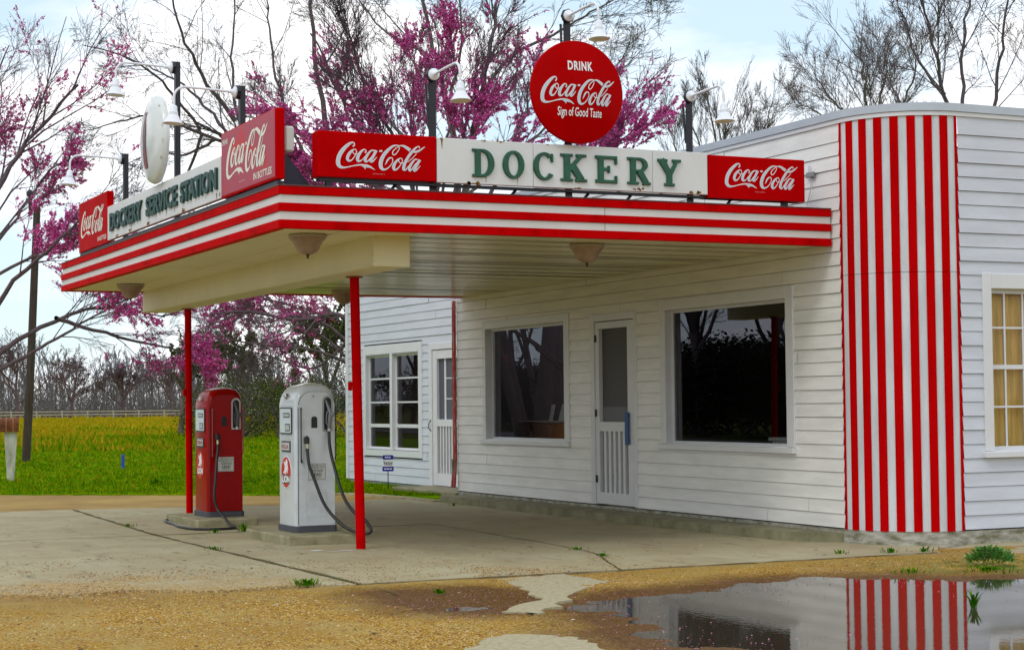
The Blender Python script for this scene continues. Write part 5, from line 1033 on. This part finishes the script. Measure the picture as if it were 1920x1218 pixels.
# ------------------------------------------------------------------ trees
TREES = [   # name, base, direction from the camera, limbs as (radius, [(sideways, along, height)...]) in metres
('big_bare',(-18.69,8.28),(-0.916,0.402),[
(0.3,[(0.0,0.0,-0.07),(-0.03,0.0,3.88),(-0.08,0.0,6.78),(-0.3,0.0,8.62),(-0.74,0.0,10.47),(-1.16,0.0,12.85)]),
(0.26,[(0.0,0.0,3.88),(0.16,0.38,6.91),(0.49,0.75,8.75),(0.82,1.12,10.46),(1.15,1.5,12.82)]),
(0.12,[(0.49,0.0,8.75),(1.21,-0.5,9.79),(2.27,-1.0,10.24),(3.19,-1.5,10.7),(4.11,-2.0,11.08)]),
(0.13,[(-0.08,0.0,6.78),(-1.42,0.5,7.98),(-2.34,1.0,9.43),(-3.0,1.5,11.02),(-3.53,2.0,12.61)]),
(0.1,[(-0.08,0.0,6.25),(1.21,-0.75,7.29),(2.27,-1.5,8.07),(3.32,-2.25,8.72),(3.98,-3.0,9.63)]),
(0.12,[(-0.3,0.0,8.62),(0.03,-0.5,10.2),(-0.11,-1.0,12.05)]),
(0.1,[(-0.74,0.0,9.94),(-1.95,1.5,10.88),(-2.87,3.0,12.34)]),
]),
('left_bare',(-24.19,8.02),(-0.934,0.357),[
(0.34,[(0.07,0.0,0.09),(0.0,0.0,3.31),(-0.29,0.0,5.36),(-0.88,0.0,7.56),(-1.46,0.0,10.2),(-1.61,0.0,13.28)]),
(0.22,[(-0.15,0.0,3.75),(-2.05,-0.5,6.55),(-3.37,-1.0,8.03),(-4.03,-1.5,8.5),(-4.61,-2.0,8.74)]),
(0.1,[(-4.03,0.0,8.5),(-4.98,-0.25,8.85),(-5.85,-0.5,9.15),(-6.73,-0.75,8.94),(-7.68,-1.0,8.63)]),
(0.09,[(-4.24,0.0,8.59),(-5.12,0.33,8.19),(-5.85,0.67,8.32),(-6.73,1.0,8.06)]),
(0.15,[(-2.05,0.0,6.55),(-3.22,0.5,8.03),(-3.73,1.0,9.5),(-3.92,1.5,11.11),(-3.81,2.0,13.3)]),
(0.12,[(-3.73,0.0,9.06),(-4.54,-0.67,10.24),(-5.12,-1.33,11.56),(-5.42,-2.0,13.32)]),
(0.1,[(-3.37,0.0,8.03),(-4.39,0.5,9.36),(-5.42,1.0,10.39),(-6.29,1.5,10.84),(-7.1,2.0,11.36)]),
(0.12,[(-0.88,0.0,6.54),(-2.05,0.75,8.6),(-2.63,1.5,10.51),(-2.93,2.25,12.41),(-3.0,3.0,13.73)]),
(0.1,[(-4.61,0.0,8.74),(-5.42,-1.0,9.8),(-6.29,-2.0,10.4),(-7.32,-3.0,10.56)]),
(0.09,[(-4.61,0.0,8.7),(-5.12,0.67,7.61),(-5.42,1.33,7.02),(-6.0,2.0,6.74)]),
(0.12,[(-0.07,0.0,3.6),(-1.46,0.67,3.84),(-2.63,1.33,3.78),(-3.37,2.0,4.0)]),
]),
('redbud_mid',(-8.88,3.23),(-0.923,0.384),[
(0.16,[(0.15,0.0,0.46),(0.12,0.0,3.25),(0.0,0.0,4.55),(-0.6,0.0,5.55),(-1.39,0.0,6.65),(-2.09,0.0,8.25)]),
(0.12,[(0.05,0.0,4.55),(-1.0,0.25,5.45),(-1.79,0.5,5.96),(-2.39,0.75,6.46),(-2.79,1.0,7.06)]),
(0.12,[(0.05,0.0,4.55),(-0.4,-0.33,5.84),(-1.0,-0.67,7.04),(-1.44,-1.0,8.24)]),
(0.12,[(0.08,0.0,4.35),(0.3,0.67,5.84),(0.0,1.33,7.03),(-0.2,2.0,8.23)]),
(0.12,[(0.12,0.0,4.15),(0.7,-0.67,5.53),(1.0,-1.33,6.82),(1.29,-2.0,8.02)]),
(0.12,[(0.12,0.0,4.05),(1.29,0.33,5.33),(1.89,0.67,6.62),(2.09,1.0,7.71)]),
(0.09,[(0.12,0.0,4.05),(-1.19,0.0,5.05),(-1.89,0.0,5.36),(-2.39,0.0,5.96)]),
(0.09,[(0.2,0.0,3.85),(1.59,0.5,4.83),(2.59,1.0,5.61),(3.28,1.5,6.4),(3.73,2.0,7.3)]),
(0.08,[(0.2,0.0,3.85),(1.59,-0.25,4.73),(2.79,-0.5,5.51),(3.38,-0.75,5.91),(3.88,-1.0,6.3)]),
(0.08,[(0.12,0.0,4.54),(-0.6,-0.33,6.04),(-1.09,-0.67,6.85),(-1.59,-1.0,7.35)]),
(0.08,[(0.2,0.0,4.15),(0.5,0.33,6.33),(0.6,0.67,7.53),(0.5,1.0,8.22)]),
]),
('redbud_left',(-7.18,-5.55),(-0.990,0.142),[
(0.24,[(0.09,0.0,0.11),(0.04,0.0,1.87),(0.18,0.0,3.1),(0.61,0.0,4.5),(1.14,0.0,5.55),(1.93,0.0,6.5)]),
(0.2,[(0.04,0.0,1.69),(-0.18,0.33,3.45),(-0.35,0.67,5.39),(-0.44,1.0,7.49)]),
(0.14,[(0.04,0.0,1.87),(0.79,-0.67,3.09),(1.58,-1.33,3.87),(2.28,-2.0,4.48)]),
(0.14,[(0.09,0.0,1.69),(1.05,0.25,2.39),(1.84,0.5,2.82),(2.55,0.75,2.94),(3.43,1.0,2.8)]),
(0.11,[(0.04,0.0,1.52),(0.97,-0.25,2.03),(1.58,-0.5,2.38),(2.11,-0.75,2.73),(2.81,-1.0,3.07)]),
(0.12,[(0.18,0.0,3.1),(0.26,0.67,4.68),(0.53,1.33,6.25),(0.88,2.0,7.48)]),
(0.09,[(0.26,0.0,3.27),(0.97,0.0,4.32),(1.49,0.0,5.1),(1.93,0.0,5.36)]),
(0.09,[(0.26,0.0,3.1),(1.05,-0.33,3.61),(1.76,-0.67,3.78),(2.11,-1.0,4.13)]),
(0.1,[(1.58,0.0,2.73),(2.2,0.25,2.55),(2.9,0.5,2.37),(3.51,0.75,2.27),(3.78,1.0,2.18)]),
]),
('redbud_low',(-16.76,5.06),(-0.935,0.354),[
(0.2,[(0.12,0.0,0.16),(0.06,0.0,1.76),(-0.12,0.0,2.74),(-0.61,0.0,3.36),(-1.6,0.0,3.25),(-2.7,0.0,3.45),(-3.57,0.0,3.39)]),
(0.1,[(0.0,0.0,2.01),(-1.11,-0.25,2.51),(-2.09,-0.5,2.64),(-2.95,-0.75,2.77),(-3.81,-1.0,3.09)]),
(0.1,[(0.0,0.0,1.76),(-0.86,0.25,2.75),(-1.6,0.5,3.25),(-2.34,0.75,3.75),(-2.7,1.0,4.0)]),
(0.1,[(-0.12,0.0,2.5),(-1.11,0.67,3.25),(-2.09,1.33,3.75),(-3.2,2.0,3.88)]),
(0.08,[(-0.49,0.0,2.75),(-1.23,0.0,2.14),(-2.09,0.0,2.39),(-2.7,0.0,2.52)]),
(0.1,[(0.0,0.0,2.25),(-0.61,0.5,3.73),(-1.11,1.0,4.48)]),
]),
('bare_r1',(-28.30,22.09),(-0.847,0.532),[
(0.18,[(0.05,0.0,0.08),(0.02,0.0,5.71),(0.0,0.0,7.81),(-0.07,0.0,9.57),(-0.12,0.0,11.33)]),
(0.12,[(0.02,0.0,7.11),(-0.56,0.33,8.87),(-1.09,0.67,10.28),(-1.26,1.0,11.16)]),
(0.12,[(0.02,0.0,6.94),(0.67,-0.33,8.86),(1.19,-0.67,10.09),(1.46,-1.0,10.96)]),
(0.1,[(0.02,0.0,7.46),(0.49,1.0,9.39),(0.67,2.0,11.14)]),
(0.1,[(0.02,0.0,7.46),(-0.39,-1.0,9.4),(-0.65,-2.0,11.25)]),
(0.1,[(0.02,0.0,6.76),(-1.26,-0.67,8.35),(-1.7,-1.33,9.59),(-1.93,-2.0,10.47)]),
(0.1,[(0.02,0.0,6.76),(1.19,1.0,8.5),(1.72,2.0,9.55)]),
]),
('bare_r2',(-21.69,22.90),(-0.804,0.595),[
(0.2,[(0.08,0.0,0.14),(0.03,0.0,6.58),(0.0,0.0,9.16),(-0.13,0.0,10.77),(-0.24,0.0,11.82)]),
(0.12,[(0.03,0.0,7.87),(-0.64,0.33,9.65),(-1.29,0.67,10.62),(-1.77,1.0,11.59)]),
(0.12,[(0.03,0.0,7.87),(0.81,-0.33,9.63),(1.29,-0.67,10.76),(1.53,-1.0,11.72)]),
(0.1,[(0.03,0.0,7.23),(-0.97,0.67,9.17),(-1.61,1.33,10.14),(-2.25,2.0,10.47)]),
(0.1,[(0.0,0.0,8.52),(0.32,-1.0,10.12),(0.64,-2.0,11.57)]),
]),
('bare_r3',(-12.35,18.63),(-0.775,0.632),[
(0.2,[(0.07,0.0,-0.2),(0.0,0.0,5.6),(-0.13,0.0,7.18),(-0.33,0.0,8.63),(-0.59,0.0,9.95),(-0.92,0.0,11.54)]),
(0.14,[(-0.03,0.0,6.13),(0.13,0.25,7.84),(0.07,0.5,9.55),(0.33,0.75,11.13),(0.53,1.0,11.92)]),
(0.14,[(0.0,0.0,5.86),(0.66,-0.25,7.44),(0.92,-0.5,9.01),(1.12,-0.75,10.33),(1.25,-1.0,11.91)]),
(0.12,[(-0.03,0.0,6.39),(-1.05,0.67,8.11),(-1.58,1.33,9.04),(-1.98,2.0,9.83)]),
(0.12,[(0.03,0.0,5.6),(1.45,-0.67,7.17),(2.24,-1.33,9.13),(2.5,-2.0,11.11)]),
(0.1,[(-0.33,0.0,8.63),(-0.92,0.0,9.43),(-1.19,0.0,10.35),(-1.45,0.0,11.15)]),
]),
]
BARK = mat('grey_brown_bark', (.16, .125, .12), .9, var=.5, vscale=5, stretch=(4, 4, .8))
BARKD = mat('dark_wet_bark', (.13, .09, .10), .9, var=.4, vscale=5, stretch=(4, 4, .8))
BLOS = [mat('redbud_blossom', (.74, .14, .44), .7, spec=.1), mat('redbud_blossom_deep', (.52, .03, .24), .7, spec=.1), mat('redbud_blossom_pale', (.80, .30, .58), .7, spec=.1)]
class Tree:
    def __init__(s, seed, rmin=.006): s.r = random.Random(seed); s.trunk = M(); s.twig = M(); s.tips = []; s.rmin = rmin; s.thin = 1.
    def path(s, p, d, L_, k, wob, up_, curve=0.):
        pts = [p]; d = d.normalized()
        for i in range(k):
            d = (d+Vector((s.r.gauss(0, wob), s.r.gauss(0, wob), s.r.gauss(0, wob)+up_))).normalized(); p = p+d*(L_/k); pts.append(p)
        return pts
    def limb(s, mb, pts, r0, r1, n):
        k = len(pts); r0 *= s.thin; r1 *= s.thin; mb.tube([tuple(p) for p in pts], [max(s.rmin, r0+(r1-r0)*i/(k-1)) for i in range(k)], n, caps=False)
    def kids(s, pts, r0, L_, lev, spec):
        if lev >= len(spec): return
        num, lf, rf, wob, up_, ang = spec[lev]; n = len(pts)-1; num = max(1, int(num*s.r.uniform(.75, 1.25)))
        for i in range(num):
            t = s.r.uniform(.22, 1.) if lev else s.r.uniform(.3, 1.); f = t*n; j = min(int(f), n-1); p = pts[j].lerp(pts[j+1], f-j); tg = (pts[j+1]-pts[j]).normalized()
            pe = Vector((s.r.gauss(0, 1), s.r.gauss(0, 1), s.r.gauss(0, 1))); pe = (pe-tg*pe.dot(tg)).normalized()
            d = tg*math.cos(ang)+pe*math.sin(ang)*s.r.uniform(.7, 1.2); l = L_*lf*s.r.uniform(.55, 1.25)*(1.15-.5*t); r = max(s.rmin, r0*rf*(1.1-.5*t))
            q = s.path(p, d, l, 4 if lev < 2 else (3 if lev == 2 else 2), wob, up_)
            s.limb(s.twig, q, r, r*.35, 5 if lev == 0 else 3)
            if lev >= len(spec)-2: s.tips.append((q, lev))
            s.kids(q, r, l, lev+1, spec)
def finish_tree(T, name, label, bark, X, Y, blossoms=0, mask=None, cat='tree', group=None, size=.0155, bs=BLOS):
    t = thing(name, (X, Y, 0), label, cat, group)
    if T.trunk.v: T.trunk.build('trunk', bark, t, smooth='all')
    T.twig.build('branches', bark, t)
    if blossoms:
        r = T.r; vs, fs, mi = [], [], []; segs = [(q[i], q[i+1]) for q, lev in T.tips for i in range(len(q)-1) if mask is None or mask(q[0], r)]
        for _ in range(blossoms):
            if not segs: break
            a, b_ = segs[r.randrange(len(segs))]; p = a.lerp(b_, r.random())
            for _ in range(3):
                c = p+Vector((r.gauss(0, size*.8), r.gauss(0, size*.8), r.gauss(0, size*.8))); u = Vector((r.gauss(0, 1), r.gauss(0, 1), r.gauss(0, 1))).normalized(); w = u.orthogonal().normalized(); s_ = size*r.uniform(.6, 1.3); o = len(vs)
                vs += [tuple(c+u*s_), tuple(c+w*s_*.8), tuple(c-u*s_), tuple(c-w*s_*.8)]; fs.append((o, o+1, o+2, o+3)); mi.append(r.choices((0, 1, 2), (5, 4, 1.6))[0])
        me = bpy.data.meshes.new('blossoms'); me.from_pydata(vs, [], fs)
        for k in bs: me.materials.append(k)
        me.polygons.foreach_set('material_index', mi); me.update(); o = bpy.data.objects.new('blossoms', me); S.collection.objects.link(o); o.parent = t; o.matrix_parent_inverse = t.matrix_basis.inverted()
    return t
INFO = {
 'big_bare': ('bare_tree', 'large grey bare tree with forked trunk rising behind the near canopy signs', BARK, [(9, .46, .36, .07, .03, .6), (7, .56, .42, .09, .02, .6), (5, .58, .5, .12, .01, .6), (3, .6, .6, .15, .0, .6)], 0, 11),
 'left_bare': ('bare_tree', 'spreading bare tree behind the white button sign with a thick sideways limb', BARKD, [(9, .42, .36, .10, .03, .7), (7, .54, .42, .12, .02, .7), (5, .58, .5, .15, .0, .7), (2, .6, .6, .2, .0, .7)], 0, 12),
 'redbud_mid': ('redbud_tree', 'pink blossoming redbud behind the round red sign and the long box sign', BARKD, [(15, .38, .36, .07, .05, .5), (9, .55, .42, .09, .04, .48), (7, .55, .5, .12, .03, .5)], 62000, 13),
 'redbud_left': ('redbud_tree', 'pink blossoming redbud at the left edge reaching towards the canopy', BARKD, [(14, .38, .36, .09, .03, .55), (9, .52, .42, .11, .02, .55), (6, .55, .5, .14, .02, .6)], 24000, 14),
 'redbud_low': ('redbud_tree', 'low spreading redbud seen under the canopy behind the white pump', BARKD, [(13, .40, .38, .12, .02, .7), (10, .52, .45, .14, .0, .65), (7, .55, .5, .16, .0, .7)], 13000, 15),
 'bare_r1': ('bare_tree', 'dense twiggy bare tree over the roof behind the lamp nearest the building', BARK, [(14, .38, .36, .07, .10, .45), (9, .52, .45, .08, .08, .45), (7, .58, .55, .1, .06, .45)], 0, 16),
 'bare_r2': ('bare_tree', 'pale spreading bare tree over the roof left of the striped corner top', BARK, [(14, .44, .36, .07, .06, .55), (9, .54, .45, .09, .04, .55), (7, .58, .55, .12, .02, .55)], 0, 17),
 'bare_r3': ('bare_tree', 'dark tall bare tree above the roof at the right edge', BARKD, [(12, .44, .36, .08, .05, .6), (9, .54, .45, .11, .03, .6), (7, .58, .55, .14, .02, .6)], 0, 18),
}
for name, (bx_, by_), (rx, ry), limbs in TREES:
    kind, label, bark, spec, blo, seed = INFO[name]; T = Tree(seed, .0045 if name != 'redbud_left' else .0028); T.thin = {'redbud_left': .36, 'redbud_mid': .45, 'redbud_low': .45, 'left_bare': .52}.get(name, .45)
    sd, dp = Vector((-ry, rx, 0))*-1, Vector((rx, ry, 0)); base = Vector((bx_, by_, 0))
    for rad, pts in limbs:
        P = smooth_path(pts, 5); W = [base+sd*p[0]+dp*p[1]+Vector((T.r.gauss(0, .03), T.r.gauss(0, .03), p[2])) for p in P]
        ln = sum((b_-a).length for a, b_ in zip(W, W[1:])); T.limb(T.trunk if rad >= .14 else T.twig, W, rad*1.0, rad*.22, 9 if rad >= .14 else 6)
        low = 0
        while low < len(W)-3 and W[low].z < 2.0: low += 1
        W2 = W[low:]; T.kids(W2, rad*.75, min(ln, 7.)*.85, 0, spec)
    if name == 'redbud_mid':
        mk = lambda p, r: (noise.noise(p*.55)+.6*noise.noise(p*1.6)+(.22 if p.z < 7.0 else -.35)-(.3 if p.y > 5.6 else 0)) > r.uniform(-.3, .5)
    elif name == 'redbud_left': mk = lambda p, r: (noise.noise(p*.6)+.5*noise.noise(p*1.7)+(.08 if p.z < 4.4 else -.28)) > r.uniform(-.2, .35)
    elif name == 'redbud_low': mk = lambda p, r: (noise.noise(p*.7)+.0) > r.uniform(-.1, .3)
    else: mk = None
    finish_tree(T, kind, label, bark, bx_, by_, blo, mk)
def simple_tree(name, X, Y, h, spread, seed, label, bark, spec, nl=6, tr=.16, leaf=0, lm=None, ls=.05, group=None, cat='tree', fork=.3, rmin=.012, zmin=.25):
    T = Tree(seed, rmin); r = T.r; t = T.path(Vector((X, Y, -.1)), Vector((r.gauss(0, .05), r.gauss(0, .05), 1)), h*.8, 6, .05, .05); T.limb(T.trunk, t, tr, tr*.3, 8)
    for i in range(nl):
        f = fork+(.85-fork)*i/max(1, nl-1); k = f*6; j = min(int(k), 5); p = t[j].lerp(t[j+1], k-j); a = r.uniform(0, 2*PI)+i*2.4; d = Vector((math.cos(a)*spread, math.sin(a)*spread, 1.)); q = T.path(p, d, h*(.95-f)*r.uniform(.75, 1.05)+h*.08, 5, .12, .05); T.limb(T.trunk if i < 3 else T.twig, q, tr*.5, tr*.12, 6); T.kids(q, tr*.38, h*.5, 0, spec)
    T.kids(t[2:], tr*.6, h*.5, 0, spec)
    return finish_tree(T, name, label, bark, X, Y, leaf, None, cat, group, ls, lm or BLOS)
SP = [(8, .5, .45, .12, .05, .7), (6, .5, .5, .15, .03, .7), (5, .55, .6, .18, .02, .7)]
OLIVE = [mat('olive_bud', (.075, .085, .012), .8, spec=.1), mat('olive_bud_dark', (.035, .045, .01), .8, spec=.1), mat('olive_bud_bright', (.12, .15, .012), .8, spec=.1)]
EVERG = [mat('evergreen_dark', (.012, .028, .010), .7), mat('evergreen_mid', (.025, .045, .012), .7), mat('evergreen_brown', (.06, .05, .03), .7)]
def shrub(X, Y, w, h, n, seed, label, leaf, name='shrub', ls=.05, squash=1.):
    T = Tree(seed, .01); r = T.r
    for i in range(14):
        a = r.uniform(0, 2*PI); T.limb(T.trunk if i < 4 else T.twig, T.path(Vector((X+r.gauss(0, w*.15), Y+r.gauss(0, w*.15), -.05)), Vector((math.cos(a)*w/h*.9, math.sin(a)*w/h*.9, 1)), h*1.05*r.uniform(.7, 1.1), 5, .12, .02), .05, .01, 4)
    t = thing(name, (X, Y, 0), label, 'shrub'); T.trunk.build('stems', BARKD, t); T.twig.build('twigs', BARKD, t); vs, fs, mi = [], [], []
    cl = [(r.uniform(-1, 1)*w*.85, r.uniform(-1, 1)*w*.85, h*r.uniform(.12, .86)) for _ in range(34)]
    for _ in range(n):
        c = cl[r.randrange(len(cl))]; k = max(.25, 1-(c[2]/h)**2.2)**.5; p = Vector((X+c[0]*k+r.gauss(0, w*.14), Y+c[1]*k+r.gauss(0, w*.14), max(.03, c[2]+r.gauss(0, h*.085)))); u = Vector((r.gauss(0, 1), r.gauss(0, 1), r.gauss(0, 1))).normalized(); v = u.orthogonal().normalized(); s_ = ls*r.uniform(.4, 1.1); o = len(vs)
        vs += [tuple(p+u*s_), tuple(p+v*s_*.5), tuple(p-u*s_), tuple(p-v*s_*.5)]; fs.append((o, o+1, o+2, o+3)); mi.append(r.choices((0, 1, 2), (4, 4, 1.5))[0])
    me = bpy.data.meshes.new('foliage'); me.from_pydata(vs, [], fs)
    for k in leaf: me.materials.append(k)
    me.polygons.foreach_set('material_index', mi); me.update(); o = bpy.data.objects.new('foliage', me); S.collection.objects.link(o); o.parent = t; o.matrix_parent_inverse = t.matrix_basis.inverted(); return t
# behind the pumps
shrub(-44.5, 12.6, 1.9, 2.5, 9000, 31, 'bright olive green bush standing behind the white pump', OLIVE)
shrub(-50.0, 11.9, 2.3, 2.6, 8000, 32, 'olive bush right of the red pump at the field edge', OLIVE)
shrub(-46.0, 16.2, 3.0, 3.9, 12000, 33, 'dark evergreen thicket behind the right side of the white pump', EVERG)
shrub(-52.0, 20.0, 3.4, 4.2, 12000, 34, 'dark evergreen thicket beside the far end of the wing', EVERG)
shrub(-62.0, 15.9, 2.6, 4.0, 8000, 35, 'brownish olive thicket farther back between the pumps', [OLIVE[1], EVERG[1], EVERG[2]])
for X, Y, h, sd_, l in ((-63, 13.0, 4.8, 41, 'grey bare tree just right of the red pump top'), (-66, 17.0, 5.6, 42, 'grey bare tree between the two pumps, farther back'), (-58, 18.5, 6.2, 43, 'bare tree with green haze behind the white pump')):
    simple_tree('bare_tree', X, Y, h, .8, sd_, l, BARK, SP, leaf=5000 if sd_ == 43 else 1500, lm=OLIVE, ls=.05, rmin=.014)
for X, Y, h, sd_, l in ((-212.6, 38.5, 8.4, 51, 'dark rounded bare tree beyond the fence, second from the utility pole'), (-211.4, 45.2, 7.0, 52, 'low bare tree beyond the fence between the two rounded ones'), (-209.8, 51.2, 8.2, 53, 'dark rounded bare tree beyond the fence next to the red canopy post'), (-204, 30.5, 10.5, 54, 'tall thin bare tree beyond the fence behind the utility pole'), (-214, 62, 9, 55, 'bare tree beyond the fence just right of the far red post'), (-222, 22, 9.5, 56, 'bare tree beyond the fence above the mailbox')):
    simple_tree('bare_tree', X, Y, h, 1.0, sd_, l, BARKD, [(9, .55, .5, .12, .04, .75), (6, .55, .55, .15, .03, .7), (5, .55, .7, .18, .02, .7)], nl=8, tr=.24, rmin=.022, group='bare trees beyond the fence', fork=.22)
# trees over the roof, farther back, and small ones between the signs
for X, Y, h, sd_, l in ((-46, 41, 15.5, 61, 'faint bare tree over the roof between the round sign and the lamp'), (-30, 45, 14.0, 62, 'thin bare tree over the roof right of the lamp nearest the building'), (-26, 48, 16.5, 63, 'wide bare tree over the roof at the bend of the parapet'), (-22, 33.5, 11.5, 64, 'small bare tree over the roof above the grey junction box')):
    simple_tree('bare_tree', X, Y, h, .6, sd_, l, BARK, [(10, .5, .45, .1, .08, .5), (7, .5, .5, .12, .06, .5), (5, .55, .6, .14, .04, .5)], tr=.2, rmin=.010)
# the far wood: one mass nobody could count
T = Tree(71, .03); r = T.r
for i in range(210):
    f = r.uniform(-.35, 1.25); X = -226-r.uniform(0, 40)+14*f; Y = 18+52*f+r.uniform(-3, 3); h = r.uniform(6.0, 9.2)+1.8*noise.noise(Vector((Y*.1, 0, 0)))
    t_ = T.path(Vector((X, Y, 0)), Vector((r.gauss(0, .06), r.gauss(0, .06), 1)), h, 5, .06, .04); T.limb(T.twig, t_, .13, .03, 4); T.kids(t_, .08, h*.55, 0, [(13, .5, .5, .1, .10, .45), (6, .55, .6, .12, .05, .5)])
for i in range(26000):
    f = r.uniform(-.35, 1.25); X = -222-r.uniform(0, 30)+14*f; Y = 18+52*f; z = abs(r.gauss(0, 2.2)); p = Vector((X, Y, z)); d = Vector((r.gauss(0, .5), r.gauss(0, .5), 1)).normalized(); w = r.uniform(.02, .05); l = r.uniform(.6, 2.2); q = p+d*l; o = len(T.twig.v)
    T.twig.v += [(p.x, p.y-w, p.z), (p.x, p.y+w, p.z), (q.x, q.y, q.z)]; T.twig.f.append((o, o+1, o+2)); T.twig.m.append(0)
o = T.twig.build('far_wood', mat('far_wood_grey', (.17, .165, .18), .95, col2=(.12, .115, .12), vscale=.2)); o['kind'] = 'stuff'; o['label'] = 'far off grey leafless wood along the horizon behind the field'  # grey lightened a little to stand in for haze
# across the road: what the windows reflect
for k, (X, Y, w, h) in enumerate(((-33, -29, 6, 3.6), (-42, -31, 6.5, 4.0), (-51, -32, 6, 3.2), (-61, -33, 6.5, 3.4), (-72, -34, 7, 3.6), (-86, -36, 8, 4.0), (-25, -28, 5, 3.4))):
    shrub(X, Y, w, h, 26000, 80+k, 'dark evergreen thicket on the far side of the road', EVERG, ls=.125)['group'] = 'evergreen thickets across the road'
for k, (X, Y, h) in enumerate(((-30, -27.5, 10), (-34.5, -28.5, 11), (-38.5, -27, 10), (-42.5, -29, 11.5), (-46.5, -28, 10.5), (-51, -30, 12), (-56, -28.5, 11), (-61, -30, 12), (-66.5, -29, 12), (-73, -31, 13), (-80, -31, 13), (-88, -33, 14), (-40.5, -32, 12), (-36.5, -31, 11.5), (-26, -27, 10))):
    simple_tree('bare_tree', X, Y, h, .55, 90+k, 'bare roadside tree reflected in the plate glass windows', BARKD, [(12, .5, .42, .08, .06, .5), (8, .52, .5, .1, .05, .5), (5, .55, .6, .12, .03, .5)], tr=.20, rmin=.011, group='bare trees across the road')
T = Tree(111, .006); T.thin = 1.
for rad, a, l in ((.26, .3, .12), (.22, 2.4, .3), (.24, 4.3, .28), (.18, 5.3, .5), (.16, 1.3, .5)):
    q = T.path(Vector((-17.5+math.cos(a)*.3, -9.6+math.sin(a)*.3, -.1)), Vector((math.cos(a)*l, math.sin(a)*l, 1)), 7.5, 7, .06, .03); T.limb(T.trunk, q, rad, rad*.2, 9); T.kids(q[1:], rad*.5, 6, 0, [(13, .40, .36, .09, .04, .6), (9, .52, .42, .11, .03, .6), (6, .55, .5, .14, .02, .6)])
finish_tree(T, 'redbud_tree', 'redbud with several thick trunks reflected in the narrower plate glass window', BARKD, -17.5, -9.6, 16000)
